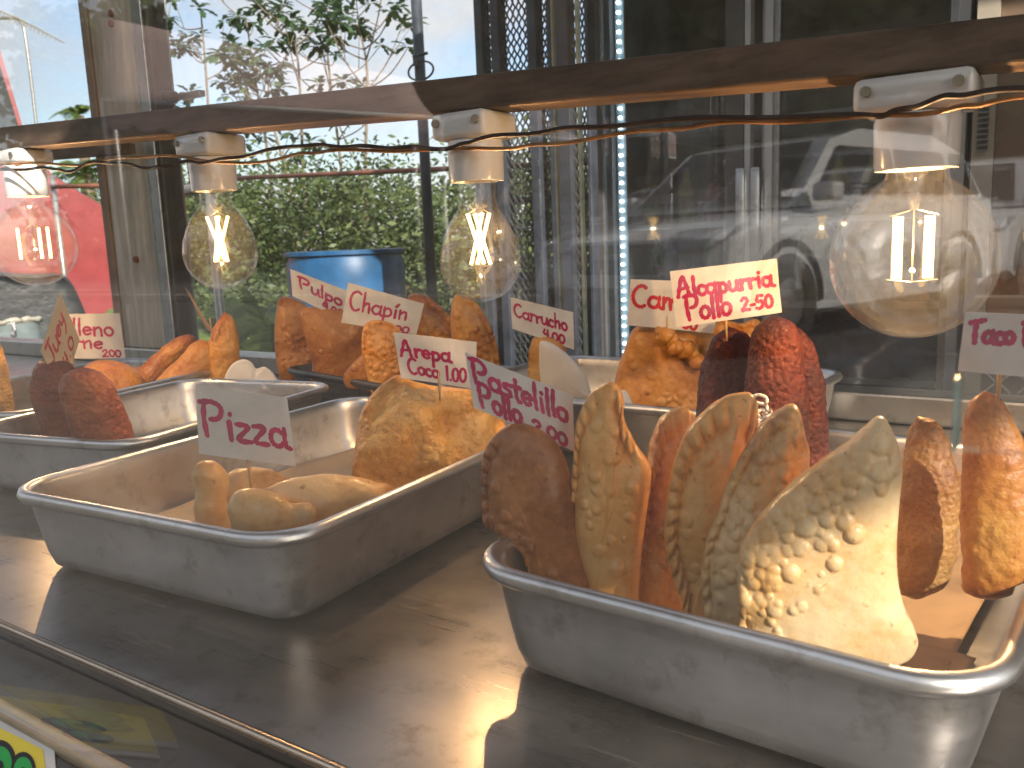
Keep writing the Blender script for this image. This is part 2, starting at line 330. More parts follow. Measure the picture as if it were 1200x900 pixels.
def spline(pts, n=8):
    P = [Vector(p) for p in pts]; P = [P[0]] + P + [P[-1]]; o = []
    for i in range(1, len(P) - 2):
        a, b, c, d = P[i - 1:i + 3]
        for k in range(n):
            t = k / n; o.append(.5 * ((2 * b) + (c - a) * t + (2 * a - 5 * b + 4 * c - d) * t * t + (3 * b - a - 3 * c + d) * t ** 3))
    o.append(P[-2]); return o
# smooth 3-D value noise on arrays
_rng = np.random.RandomState(3); _tab = _rng.rand(64, 64, 64)
def vn(P, scale, seed=0):
    Q = P * scale + seed * 17.31; I = np.floor(Q).astype(int); f = Q - I; f = f * f * (3 - 2 * f); I %= 64; J = (I + 1) % 64
    g = lambda a, b, c: _tab[a, b, c]
    x0, y0, z0 = I.T; x1, y1, z1 = J.T; fx, fy, fz = f.T
    c00 = g(x0, y0, z0) * (1 - fx) + g(x1, y0, z0) * fx; c10 = g(x0, y1, z0) * (1 - fx) + g(x1, y1, z0) * fx
    c01 = g(x0, y0, z1) * (1 - fx) + g(x1, y0, z1) * fx; c11 = g(x0, y1, z1) * (1 - fx) + g(x1, y1, z1) * fx
    return ((c00 * (1 - fy) + c10 * fy) * (1 - fz) + (c01 * (1 - fy) + c11 * fy) * fz) * 2 - 1
def fbm(P, s, seed=0, o=3): return sum(vn(P, s * 2 ** k, seed + k) / 2 ** k for k in range(o))

# ------------------------------------------------------------------ setting: ground, sky comes from the world
GZ = -.70
mb = MB(); mb.add([(-150, 1.3, GZ), (150, 1.3, GZ), (150, 300, GZ), (-150, 300, GZ)], [(0, 1, 2, 3)]); kind(mb.obj('ground', DIRT), 'structure')
mb = MB(); mb.add([(-150, -80, GZ + .004), (150, -80, GZ + .004), (150, 1.3, GZ + .004), (-150, 1.3, GZ + .004)], [(0, 1, 2, 3)]); kind(mb.obj('parking_lot', ASPH), 'structure')
mb = MB(); mb.box(-9, 7, -3.3, -.06, GZ + .006, GZ + .11, .015); kind(mb.obj('bounce_pavement', simple('bounce_concrete', (.13, .115, .095), .85, 0, .2, 14, .4, .004)), 'structure')  # slab added in front to bounce sunlight onto the food
mb = MB(); mb.box(-40, 40, -10.2, -10.0, GZ, GZ + .13, .02); kind(mb.obj('kerb', BEIGE), 'structure')

# ------------------------------------------------------------------ the glass display case
case = thing('display_case', 'long stainless steel and glass food display case holding all the pans', 'display case', (-.5, .5, 0))
XL, XR = -2.6, .75
mb = MB(); mb.box(XL, XR, .2135, .985, -.012, 0, .0015); mb.obj('shelf', STEEL, case)
mb = MB(); mb.tube([(XL, .2125, -.0012), (XR, .2125, -.0012)], .0022, 8); mb.obj('shelf_lip', metal_mat('highlight_lip', (.75, .62, .48), .3), case, True)  # orange highlight along the edge put into the lip's warm bright colour
mb = MB(); mb.add([(XL, .171, -.022), (XR, .171, -.022), (XR, .2125, -.010), (XL, .2125, -.010)], [(0, 1, 2, 3)]); mb.obj('front_gutter', LEDGE, case)
mb = MB(); mb.box(XL, XR, .1625, .1715, -.03, -.001, .001); mb.obj('glass_track', simple('tan_track', (.36, .30, .20), .45, .3, .3, 30), case)
mb = MB(); mb.add([(XL, .1620, -.004), (XR, .1620, -.004), (XR, .02, -.034), (XL, .02, -.034), (XL, .02, -.69), (XR, .02, -.69)], [(3, 2, 1, 0), (4, 5, 2, 3)]); mb.obj('front_apron', LEDGE, case)
mb = MB(); mb.box(XL, XR, .07, .98, -.69, -.0125 - .03); mb.obj('counter_base', BROWN, case)
# front panes
mb = MB(); mb.box(XL, XR, .1640, .1685, 0, .47); mb.obj('front_pane', FRONTG, case)
g2 = ony(1124, 526, .150)
mb = MB(); mb.add([(g2.x, .1480, g2.z), (XR, .1480, g2.z), (XR, .1480, .47), (g2.x, .1480, .47), (g2.x, .1525, g2.z), (XR, .1525, g2.z), (XR, .1525, .47), (g2.x, .1525, .47)], [(0, 1, 2, 3), (7, 6, 5, 4), (1, 0, 4, 5), (1, 5, 6, 2), (3, 2, 6, 7)]); mb.obj('sliding_pane', SIDEG, case)
mb = MB(); mb.box(g2.x - .0009, g2.x - .0002, .1475, .153, g2.z, ony(1124, 442, .15).z, .0003); mb.obj('pane_edge', EDGE, case)
# rear sill, posts and sliding panes
BY = .95
mb = MB(); mb.box(XL, XR, .928, .972, .0005, .031, .003); mb.obj('rear_sill', STEEL2, case)
xa = ony(655, 300, BY).x; xb = ony(684, 300, BY).x; post0 = ony(114, 100, BY).x; post1 = ony(203, 200, BY).x
mb = MB(); mb.box(post1, xb, .944, .948, .031, .80); mb.obj('rear_pane', BACKG, case)
mb = MB(); mb.box(xa, XR, .953, .957, .031, .80); mb.obj('rear_pane', BACKG, case)
mb = MB(); mb.box(XL, post0, .944, .948, .031, .80); mb.obj('rear_pane', FRONTG, case)
mb = MB(); mb.box(xb + .0003, xb + .0040, .9425, .9495, .031, .80, .0008); mb.obj('pane_edge', EDGE, case)
mb = MB(); mb.box(xa - .0030, xa - .0003, .9515, .9585, .031, .80, .0008); mb.obj('pane_edge', EDGE, case)
w = post1 - post0
mb = MB(); mb.box(post0 + .02, post1 - .035, .935, .995, .031, .95, .003); mb.obj('corner_post', POSTM, case)
mb = MB(); mb.box(post0, post0 + .0195, .93, .97, .031, .95, .002); mb.obj('post_channel', simple('faded_brown_channel', (.34, .25, .20), .5), case)
mb = MB(); mb.box(post1 - .0345, post1 - .012, .925, .975, .031, .95, .002); mb.obj('post_channel', FRAMEAL, case)
mb = MB(); mb.box(post1 - .0115, post1 - .002, .930, .965, .031, .95, .002); mb.obj('post_channel', simple('dark_gasket', (.10, .09, .085), .5), case)
mb = MB(); mb.box(post1 - .042, post1 - .0365, .927, .9345, .031, .95, .001); mb.obj('post_bead', EDGE, case)
for k, (a, b) in enumerate(((131, 16), (131, 28), (160, 304))):
    p = ony(a, b, .934); mb = MB(); mb.tube([(p.x, .9349, p.z), (p.x, .930, p.z)], .006, 10); mb.obj('rivet', RUSTP, case)
p = ony(197, 113, .92); mb = MB(); mb.tube([(p.x, .934, p.z), (p.x - .0, .915, p.z), (p.x + .02, .90, p.z - .004)], [.010, .010, .006], 10); mb.obj('latch', BLACK, case, True)
mb = MB(); mb.box(p.x + .002, p.x + .058, .938, .950, p.z - .004, p.z + .006, .001); mb.obj('latch_plate', FRAMEAL, case)
# bar carrying the lamps (it hangs slightly off level, as in the photo)
A0 = ony(-60, 180.2, .4875); A1 = ony(1200, 73.0, .4875); B0 = ony(-60, 155.8, .4875); B1 = ony(1200, 15.5, .4875)
dz = lambda x, a, b: a.z + (b.z - a.z) * (x - a.x) / (b.x - a.x)
mb = MB()
for (x0, x1) in ((-1.45, .5),):
    q = lambda x: [(x, .4875, dz(x, A0, A1)), (x, .5125, dz(x, A0, A1) - .001), (x, .5125, dz(x, B0, B1) - .001), (x, .4875, dz(x, B0, B1))]
    mb.hexa(q(x0), q(x1))
o = mb.obj('lamp_bar', BEAM, case)
bv = o.modifiers.new('bevel', 'BEVEL'); bv.width = .0015; bv.segments = 2
mb = MB(); a = ony(-60, 196, .90); b = ony(150, 180, .90)
mb.hexa([(a.x, .885, a.z), (a.x, .915, a.z), (a.x, .915, a.z + .018), (a.x, .885, a.z + .018)], [(b.x, .885, b.z), (b.x, .915, b.z), (b.x, .915, b.z + .018), (b.x, .885, b.z + .018)]); mb.obj('rear_bar', BEAM, case)

# ------------------------------------------------------------------ lamps on the bar
def scale_at(p): return FPX / (p - O).dot(fwd)
LG = 'filament bulbs glowing under the lamp bar'; SG = 'white porcelain sockets under the lamp bar'
bulbs = [
 # px of filament centre, socket top, plate bottom, barrel bottom, bulb bottom, radius px, plate px, barrel px, globe?, filaments, angle
 (40, 285, 176, 192, 228, 331, 46, (0, 62), 44, True, 'row', 'round clear globe bulb with three filaments, leftmost, before the red truck', 'white porcelain socket at the left end of the bar, cut by the photo edge'),
 (257, 280, 161, 186, 224, 337, 42.5, (209, 280), 52, False, 'x', 'clear pear shaped bulb with crossed filaments just right of the beige corner post', 'white porcelain socket above the pear bulb beside the beige corner post'),
 (562, 280, 137, 167, 213, 352, 48, (516, 603), 64, False, 'x', 'clear pear shaped bulb with crossed filaments in front of the dark mesh screen', 'white porcelain socket above the pear bulb in front of the dark mesh screen'),
 (1070, 290, 88, 128, 190, 385, 92.5, (1003, 1148), 92, True, 'pair', 'largest clear globe bulb with two upright filaments at the right end', 'largest white porcelain socket, at the right end of the bar'),
]
for (cx, cy, yt, yp, yb, ybb, rpx, plate, brw, globe, fk, lab, slab) in bulbs:
    c = ony(cx, cy, .5); s = scale_at(c); X = c.x
    zt = dz(X, A0, A1) - .0012; zf = lambda yy: ony(cx, yy, .5).z
    zp = zt - (yp - yt) / s; zb = zt - (yb - yt) / s; zbb = zt - (ybb - yt) / s
    sk = thing('lamp_socket', slab, 'lamp socket', (X, .5, zb), SG)
    hw = (plate[1] - plate[0]) / 2 / s * .86
    mb = MB(); mb.box(X - hw, X + hw, .5 - .021, .5 + .021, zp, zt, .004); mb.obj('mounting_plate', PORC, sk, True, sharp=50)
    rb = brw / 2 / s * 1.02
    mb = MB(); mb.lathe([(0, zp - .0005 - 0), (rb * .96, zp - .0005), (rb, zp - .004), (rb * .97, zb + .002), (rb * .95, zb), (rb * .78, zb), (rb * .76, zb + .012)], (X, .5, 0), 40); mb.obj('socket_barrel', PORC, sk, True, sharp=60)
    for sx in (-1, 1):
        mb = MB(); mb.tube([(X + sx * hw * .75, .4785, zt - .007), (X + sx * hw * .75, .4768, zt - .007)], .0028, 10); mb.obj('terminal_screw', BRASS, sk)
    # the bulb
    r = rpx / s; zc = zbb + r; rn = rb * .66
    bl = thing('light_bulb', lab, 'light bulb', (X, .5, zbb), LG)
    prof = [(0.0001, zbb)]
    for k in range(1, 15):
        a = math.pi * k / 24; prof.append((r * math.sin(a), zc - r * math.cos(a)))
    h = zb - zc
    if globe: prof += [(r * .93, zc + r * .37), (r * .80, zc + r * .60), (r * .60, zc + r * .83), (rn * 1.12, zc + r * 1.0), (rn, zc + r * 1.12)]
    else: prof += [(r * .96, zc + r * .32), (r * .86, zc + r * .62), (r * .72, zc + r * .92), (rn * 1.1, zc + r * 1.25), (rn, zc + r * 1.5)]
    prof = [q for q in prof if q[1] < zb - .003] + [(rn, zb - .001), (rn * .9, zb + .006)]
    mb = MB(); mb.lathe(prof, (X, .5, 0), 48); mb.obj('glass_envelope', BULBG, bl, True)
    mb = MB(); mb.lathe([(rn * .85, zb + .007), (rn * .85, zb + .010), (rn * .8, zb + .011)], (X, .5, 0), 24); mb.obj('screw_base', BRASS, bl)
    fz = zf(cy); H = r * (.78 if globe else 1.22)
    mb = MB(); mb.tube([(X, .5, zb + .004), (X, .5, zb - .012), (X, .5, fz + H * .6)], [rn * .5, rn * .28, .002], 12); mb.obj('glass_stem', BULBG, bl, True)
    mb = MB()
    for sx in (-1, 1): mb.tube([(X + sx * .002, .5, fz + H * .6), (X + sx * r * .28, .5, fz + H * .52)], .0004, 5); mb.tube([(X + sx * r * .3, .5, fz - H * .52), (X, .5, fz - H * .56)], .0004, 5)
    mb.tube([(X, .5, fz + H * .6), (X, .5, fz - H * .56)], .0005, 5); mb.obj('support_wire', BRASS, bl)
    fr_ = .0013 if not globe else .0016
    if fk == 'row': ends = [((-.38, 0, .5), (-.38, 0, -.5)), ((0, -.3, .5), (.0, -.3, -.5)), ((.38, 0, .5), (.38, 0, -.5))]
    elif fk == 'pair': ends = [((-.20, 0, .5), (-.20, 0, -.5)), ((.20, 0, .5), (.20, 0, -.5))]; fr_ = .0026
    else: ends = [((-.26, .1, .5), (.08, -.1, -.5)), ((.26, -.1, .5), (-.08, .1, -.5)), ((-.1, -.2, .5), (.24, .2, -.5)), ((.1, .2, .5), (-.24, -.2, -.5))]
    for (e0, e1) in ends:
        mb = MB(); ca, sa = math.cos(-.5), math.sin(-.5)
        P = [(X + (e[0] * math.cos(YAW) + e[1] * math.sin(YAW)) * r, .5 + (-e[1] * math.cos(YAW) + e[0] * math.sin(YAW)) * r, fz + e[2] * H) for e in (e0, e1)]
        mb.tube(P, fr_, 8); mb.obj('filament', FIL, bl, True)
    ld = bpy.data.lights.new('bulb_light', 'POINT'); ld.energy = 1.15; ld.color = (1, .60, .27); ld.shadow_soft_size = .0012
    lo = bpy.data.objects.new('bulb_light', ld); link(lo); lo.parent = bl; lo.location = (0, 0, fz - zbb)
def cord(name, pts, r, mt, lab, y0=.472):
    P = spline([ony(a, b, y0 + dy) for (a, b, dy) in pts], 6)
    P = [p + Vector((0, .0008 * math.sin(i * 1.3), .0007 * math.sin(i * .9))) for i, p in enumerate(P)]
    mb = MB(); mb.tube(P, r, 8); o = mb.obj(name, mt, None, True); tag(o, lab, 'cord'); return o
cord('power_cord', [(-40, 199, 0), (30, 198, 0), (60, 197, 0), (80, 201, 0), (110, 190, 0), (150, 193, 0), (180, 197, 0), (212, 190, 0), (240, 190, 0), (283, 183, 0), (345, 171, 0), (385, 171, 0), (430, 172, 0), (480, 173, 0), (530, 173, 0), (560, 163, 0), (620, 156, 0), (700, 148, 0), (840, 138, 0), (1000, 136, 0), (1050, 131, 0), (1095, 117, -.01), (1140, 109, -.01), (1240, 103, -.01)], .0015, WIRED, 'dark brown cord running in front of all the white sockets')
cord('power_cord', [(-40, 193, .004), (20, 191, .004), (90, 193, .004), (150, 184, .004), (212, 184, .004), (280, 192, .004), (345, 182, .004), (385, 177, .004), (480, 176, .006), (592, 173, .006), (650, 168, .004), (760, 153, .004), (860, 144, .004), (1000, 138, .004), (1110, 129, 0), (1160, 119, 0), (1240, 110, 0)], .0013, WIRET, 'tan cord running just behind and below the dark brown cord')

# ------------------------------------------------------------------ pans
def rrect(w, d, r, n=7):
    P = []
    for (sx, sy, a0) in ((1, -1, -90), (1, 1, 0), (-1, 1, 90), (-1, -1, 180)):
        cx, cy = sx * (w / 2 - r), sy * (d / 2 - r)
        for k in range(n + 1):
            a = R(a0 + 90 * k / n); P.append((cx + r * math.cos(a), cy + r * math.sin(a)))
    # add edge midpoints
    Q = []
    for i, p in enumerate(P):
        Q.append(p); q = P[(i + 1) % len(P)]
        if math.hypot(q[0] - p[0], q[1] - p[1]) > .03:
            for t in (.2, .4, .6, .8): Q.append((p[0] + (q[0] - p[0]) * t, p[1] + (q[1] - p[1]) * t))
    return Q
PG = 'metal baking pans on the steel shelf'
def pan(cx, cy, w, d, rot, lab, mat=ALU, h=.057, taper=1.0, cr=.034, z0=.0008):
    prof = [(.034, 0), (.022, .0006), (.0165, .004), (.0135, .012), (.0100, .03), (.0072, h - .010), (.0062, h - .0085), (.0022, h - .0085), (.0006, h - .0065), (0, h - .0042), (.0012, h - .0014), (.0042, h), (.0072, h - .0014), (.0086, h - .0045),
            (.0092, h - .012), (.0120, .024), (.0155, .012), (.0190, .0062), (.025, .0036), (.037, .003)]
    V = []; F = []; n = None; a = R(rot); ca, sa = math.cos(a), math.sin(a)
    for i, (dd, z) in enumerate(prof):
        dd *= taper; P = rrect(w - 2 * dd, d - 2 * dd, max(.006, cr - dd * .9)); n = len(P)
        V += [(x, y, z) for x, y in P]
    rr = np.array(V); dent = fbm(rr + cx * 3, 18, 5, 2) * .0007; V = [(x + e, y + e, z) for (x, y, z), e in zip(V, dent)]
    for i in range(len(prof) - 1):
        for k in range(n): F.append((i * n + k, i * n + (k + 1) % n, (i + 1) * n + (k + 1) % n, (i + 1) * n + k))
    F.append(tuple(range(n - 1, -1, -1))); F.append(tuple((len(prof) - 1) * n + k for k in range(n)))
    W_ = [(cx + x * ca - y * sa, cy + x * sa + y * ca, z + z0) for x, y, z in V]
    o = mesh('baking_pan', W_, F, mat, None, True, None, (cx, cy, z0)); tag(o, lab, 'baking pan', PG); return o
def corner(px, py, z, w, d, rot, which):  # centre from a known corner of the outer rim
    p = onz(px, py, z); a = R(rot); sx, sy = which; x, y = -sx * w / 2, -sy * d / 2
    return p.x + x * math.cos(a) - y * math.sin(a), p.y + x * math.sin(a) + y * math.cos(a)
FP = dict(w=.224, d=.345, rot=-3.5); fcx, fcy = -.1165, .4590
pan(fcx, fcy, FP['w'], FP['d'], FP['rot'], 'large front aluminium pan holding the row of upright pastries and the two tacos')
mcx, mcy = -.4665, .436
pan(mcx, mcy, .252, .348, 4.2, 'middle aluminium pan holding the pizza rolls and the coconut arepa')
p2x, p2y = -.748, .492
pan(p2x, p2y, .212, .292, 11, 'aluminium pan left of the middle pan holding two red brown fritters')
pan(-1.005, .545, .24, .37, 14, 'leftmost aluminium pan holding the stuffed ball and the orange tacos')
pan(-.765, .845, .30, .17, -14, 'dark shallow tin pan at the back under the octopus and trunkfish signs', DARKPAN, .040, .8, .02)
pan(-.385, .79, .35, .262, -2, 'rear aluminium pan holding the shrimp pastry behind the upright front pastries')

# ------------------------------------------------------------------ papers
def sheet(name, cx, cy, w, d, rot, z, mat, lab, cat, amp=.0015, curl=.0, seed=1, n=34):
    a = R(rot); V = []; F = []
    u, v = np.meshgrid(np.linspace(-1, 1, n), np.linspace(-1, 1, n)); u = u.ravel(); v = v.ravel()
    P = np.stack([u * w / 2, v * d / 2, np.zeros_like(u)], 1)
    zz = z + amp * (1 + fbm(P, 40, seed, 3)) + curl * np.maximum(0, np.maximum(abs(u), abs(v)) - .86) ** 1.0 * 6
    x = cx + P[:, 0] * math.cos(a) - P[:, 1] * math.sin(a); y = cy + P[:, 0] * math.sin(a) + P[:, 1] * math.cos(a)
    V = np.stack([x, y, zz], 1); F = [(j * n + i, j * n + i + 1, (j + 1) * n + i + 1, (j + 1) * n + i) for j in range(n - 1) for i in range(n - 1)]
    o = mesh(name, V, F, mat, None, True, None, (cx, cy, z)); tag(o, lab, cat)
    sm = o.modifiers.new('thickness', 'SOLIDIFY'); sm.thickness = .0003; sm.offset = 1; return o
sheet('parchment_paper', fcx, fcy + .012, .155, .285, -4, .0048, PAPER, 'greasy parchment lining the front pan under the tacos', 'parchment', .0012, .006, 1)
sheet('parchment_paper', fcx + .030, fcy - .095, .095, .085, -6, .0082, PAPER, 'second stained scrap of parchment at the near right of the front pan', 'parchment', .0012, .004, 2)
sheet('parchment_paper', mcx, mcy + .01, .195, .28, 4, .0048, PAPER, 'parchment lining the middle pan under the pizza rolls', 'parchment', .0016, .010, 3)

# ------------------------------------------------------------------ food shapes
def resample(pts, n):
    P = np.array(pts, float); Q = np.vstack([P, P[:1]]); m_ = len(P)
    # closed Catmull-Rom then even spacing
    dense = []
    for i in range(m_):
        a, b, c, d = P[i - 1], P[i], P[(i + 1) % m_], P[(i + 2) % m_]
        for k in range(12):
            t = k / 12; dense.append(.5 * ((2 * b) + (c - a) * t + (2 * a - 5 * b + 4 * c - d) * t * t + (3 * b - a - 3 * c + d) * t ** 3))
    D = np.array(dense + [dense[0]]); L = np.r_[0, np.cumsum(np.hypot(*np.diff(D, axis=0).T))]
    s = np.linspace(0, L[-1], n, endpoint=False); return np.stack([np.interp(s, L, D[:, 0]), np.interp(s, L, D[:, 1])], 1), L[-1]
def pastry(name, pl, px, T, mat, lab, cat='pastry', bubbles=60, brange=(.0015, .0045), crimp=None, crimp_amp=.0016, crimp_w=.13, wob=.0012, bend=0., zmin=.0065, seed=1,
           fry0=.35, edge_fry=.35, nb=230, nr=46, group=None, power=2.2, lump=.0, bub_edge=False, pitch=.0075, rimt=.0022, bsel=None, macro=()):
    """a filled pastry: an outline with real thickness, a crimped seam (crimp = list of (start, end) fractions of the outline), blisters and browning"""
    rs = np.random.RandomState(seed)
    O2, L = resample([pl.uv(a, b) for a, b in px], nb)
    c = O2.mean(0); ring = np.linspace(0, 1, nr + 1)[1:] ** .85
    s = np.repeat(ring, nb); th = np.tile(np.arange(nb), nr)
    # edge wobble
    ew = 1 + .012 * np.sin(np.arange(nb) * .9 + seed) * 0
    UV = c + (O2[th] - c) * s[:, None]
    cm = np.zeros(nb)
    for (a, b) in (crimp or []):
        f = np.arange(nb) / nb; w_ = np.clip(np.minimum(f - a, b - f) * 40, 0, 1); cm = np.maximum(cm, w_)
    cmv = cm[th]
    sides = []
    pt = th / nb * L
    for side in (1, -1):
        P3 = np.stack([UV[:, 0], UV[:, 1], np.full(len(s), side * .3 + seed)], 1)
        # distance-like coordinate to the edge
        e = 1 - s ** power
        t = rimt + T * np.sqrt(np.clip(e, 0, 1)) * (1 + .13 * fbm(P3, 24, seed, 2))
        # flat pressed seam where crimped
        seam = np.clip((s - (1 - crimp_w)) / crimp_w, 0, 1)
        inner = np.clip(1 - (s / (1 - crimp_w)) ** power, 0, 1)
        t2 = rimt * 1.3 + T * np.sqrt(inner) * (1 + .13 * fbm(P3, 24, seed, 2))
        t = t * (1 - cmv) + t2 * cmv
        ph = pt / pitch * 2 * np.pi + s * 15.0 * side
        ridge = (np.abs(np.sin(ph / 2)) ** .7) * np.exp(-((s - (1 - crimp_w * .5)) / (crimp_w * .45)) ** 2) * crimp_amp * .95 * (1 + .35 * vn(P3, 90, seed + 3))
        t = t + ridge * cmv
        t += wob * .45 * fbm(P3, 60, seed + 9, 2) * (s < .995) + lump * fbm(P3, 22, seed + 5, 2) * np.clip((1 - s) * 6, 0, 1)
        bfry = np.zeros(len(s)); B = np.zeros(len(s))
        for k in range(bubbles):
            i = rs.randint(nb) if not bsel else int(rs.uniform(*bsel) * nb) % nb; q = rs.uniform(.0, .97) if not bub_edge else (1 - abs(rs.normal(0, .36)))
            q = min(.97, max(.05, q)) ** .7; bc = c + (O2[i] - c) * q
            r = rs.uniform(*brange) if rs.rand() > .25 else brange[1] * rs.uniform(.8, 1.3)
            d2 = ((UV - bc) ** 2).sum(1) / r ** 2; inb = d2 < 1
            hgt = r * rs.uniform(.35, .6)
            B[inb] = np.maximum(B[inb], hgt * np.sqrt(1 - d2[inb]))
            bfry[inb] = np.maximum(bfry[inb], -.10 * (1 - d2[inb])); 
            ringm = (d2 > .75) & (d2 < 1.5); bfry[ringm] += .05
        t = t + B
        for (ma, mb_, mr_, mh) in macro:
            mu, mv = pl.uv(ma, mb_); mr2 = abs(pl.uv(ma + mr_, mb_)[0] - mu); t = t + mh * np.exp(-((UV[:, 0] - mu) ** 2 + (UV[:, 1] - mv) ** 2) / mr2 ** 2) * np.clip((1 - s) * 5, 0, 1)
        fr_ = fry0 + edge_fry * np.clip((s - .72) / .28, 0, 1) * (.5 + .6 * (vn(P3, 30, seed + 2))) + .22 * fbm(P3, 16, seed + 4, 2) + bfry
        w_ = side * t
        sides.append((w_, fr_))
    V = []; A = []
    for (w_, fr_) in sides:
        u = UV[:, 0]; v = UV[:, 1]; ww = w_ + bend * ((u - c[0]) / .05) ** 2
        X = np.array(pl.o)[None] + u[:, None] * np.array(pl.u) + v[:, None] * np.array(pl.v) + ww[:, None] * np.array(pl.n)
        ctr = np.array(pl.o) + c[0] * np.array(pl.u) + c[1] * np.array(pl.v) + np.array(pl.n) * (w_[:nb].mean())
        V.append(X); V.append(ctr[None]); A.append(fr_); A.append([fry0])
    V = np.vstack(V); A = np.concatenate(A)
    if zmin is not None: V[:, 2] = np.where(V[:, 2] < zmin, zmin + (V[:, 2] - zmin) * .02, V[:, 2])
    V = clamp_front(V)
    n1 = nr * nb + 1; F = []
    for sd in (0, 1):
        b0 = sd * n1
        for i in range(nr - 1):
            for k in range(nb):
                q = (b0 + i * nb + k, b0 + i * nb + (k + 1) % nb, b0 + (i + 1) * nb + (k + 1) % nb, b0 + (i + 1) * nb + k)
                F.append(q if sd == 0 else q[::-1])
        for k in range(nb):
            q = (b0 + n1 - 1, b0 + (k + 1) % nb, b0 + k); F.append(q if sd == 0 else q[::-1])
    e = (nr - 1) * nb
    for k in range(nb): F.append((e + k, e + (k + 1) % nb, n1 + e + (k + 1) % nb, n1 + e + k))
    o = mesh(name, V, F, mat, None, True, {'fry': A}); tag(o, lab, cat, group); return o
def loaf(name, pl, left, right, mat, lab, cat='fritter', k=.9, nv=70, nh=72, wob=.0012, grit=.0004, fry0=.4, seed=1, zmin=.006, group=None, capr=.16, lump=.0015, split=None, tipdark=.25, off=0.):
    """a rounded fritter swept between the left and right outline; k is its depth relative to its width"""
    Lp = np.array([pl.uv(*p) for p in left]); Rp = np.array([pl.uv(*p) for p in right])
    def rs_(P, t):
        d = np.r_[0, np.cumsum(np.hypot(*np.diff(P, axis=0).T))]; d /= d[-1]
        Q = np.array([tuple(q) for q in spline([(a, b, 0) for a, b in P], 10)])[:, :2]; d = np.r_[0, np.cumsum(np.hypot(*np.diff(Q, axis=0).T))]; d /= d[-1]
        return np.stack([np.interp(t, d, Q[:, 0]), np.interp(t, d, Q[:, 1])], 1)
    tt = (1 - np.cos(np.linspace(0, np.pi, nv))) / 2
    l = rs_(Lp, tt); r = rs_(Rp, tt); ce = (l + r) / 2; hw = (r - l) / 2
    x = np.clip(np.minimum(tt, 1 - tt) / capr, 0, 1); cap = np.sqrt(np.clip(1 - (1 - x) ** 2, 0, 1))
    V = []; A = []
    for i in range(nv):
        h = hw[i]; hl = np.hypot(*h)
        for j in range(nh):
            a = 2 * math.pi * j / nh
            uv = ce[i] + h * math.cos(a) * max(.02, cap[i]); w_ = hl * k * math.sin(a) * max(.02, cap[i]) + off
            V.append(np.array(pl.o) + uv[0] * np.array(pl.u) + uv[1] * np.array(pl.v) + w_ * np.array(pl.n))
    V = np.array(V); C_ = np.repeat(np.array([V[i * nh:(i + 1) * nh].mean(0) for i in range(nv)]), nh, 0); D = V - C_; ln = np.linalg.norm(D, axis=1)[:, None] + 1e-9
    amt = lump * fbm(V, 30, seed, 2) + wob * fbm(V, 110, seed + 3, 3) + grit * fbm(V, 600, seed + 6, 2)
    V = V + D / ln * amt[:, None] * np.clip(ln / .006, 0, 1)
    t_ = np.repeat(tt, nh); A = fry0 + .25 * fbm(V, 28, seed + 1, 2) + tipdark * np.clip(1 - np.minimum(t_, 1 - t_) / .14, 0, 1)
    if zmin is not None: V[:, 2] = np.where(V[:, 2] < zmin, zmin + (V[:, 2] - zmin) * .02, V[:, 2])
    V = clamp_front(V)
    F = [(i * nh + j, i * nh + (j + 1) % nh, (i + 1) * nh + (j + 1) % nh, (i + 1) * nh + j) for i in range(nv - 1) for j in range(nh)]
    F.append(tuple(range(nh - 1, -1, -1))); F.append(tuple((nv - 1) * nh + j for j in range(nh)))
    o = mesh(name, V, F, mat, None, True, {'fry': A}); tag(o, lab, cat, group); return o

TG = 'turnover pastries standing in a row in the front pan'
P_ = Plane
pastry('turnover_pastry', P_(625, 600, .345, -12), [(600, 497), (625, 501), (650, 518), (664, 545), (672, 580), (678, 620), (686, 660), (696, 705), (694, 735), (650, 738), (628, 728), (612, 705), (594, 672), (578, 640), (568, 610), (566, 570), (567, 537), (578, 512)], .011, F_BROWN,
       'darkest brown turnover pastry, leftmost in the front pan, its sign stuck above it', bsel=(.45, 1.0), bubbles=30, brange=(.0010, .0028), crimp=[(.50, .98)], crimp_amp=.0034, seed=2, fry0=.30, edge_fry=.1, group=TG)
pastry('turnover_pastry', P_(710, 600, .36, -6), [(711, 449), (722, 452), (730, 468), (731, 492), (744, 520), (757, 538), (763, 556), (758, 600), (752, 650), (748, 710), (745, 750), (700, 745), (693, 712), (682, 685), (670, 650), (664, 622), (667, 590), (671, 560), (674, 520), (677, 492), (690, 464)], .0095, F_PALE,
       'pale turnover pastry with a pointed braided tip, second from the left in the front pan', bubbles=35, brange=(.001, .003), crimp=[(.0, .14), (.60, 1.0)], crimp_amp=.0042, crimp_w=.17, seed=3, fry0=.22, edge_fry=.15, group=TG)
pastry('turnover_pastry', P_(775, 610, .385, 24), [(797, 478), (808, 481), (810, 497), (800, 530), (795, 570), (795, 620), (800, 680), (806, 745), (790, 770), (745, 755), (740, 715), (741, 680), (746, 640), (752, 600), (753, 570), (762, 540), (768, 512), (778, 490)], .010, F_GOLD,
       'narrow golden brown turnover seen almost edge on, third in the front pan row', bubbles=60, brange=(.001, .0035), crimp=[(.0, .1), (.55, 1.0)], crimp_amp=.004, crimp_w=.2, seed=4, fry0=.38, edge_fry=-.15, group=TG)
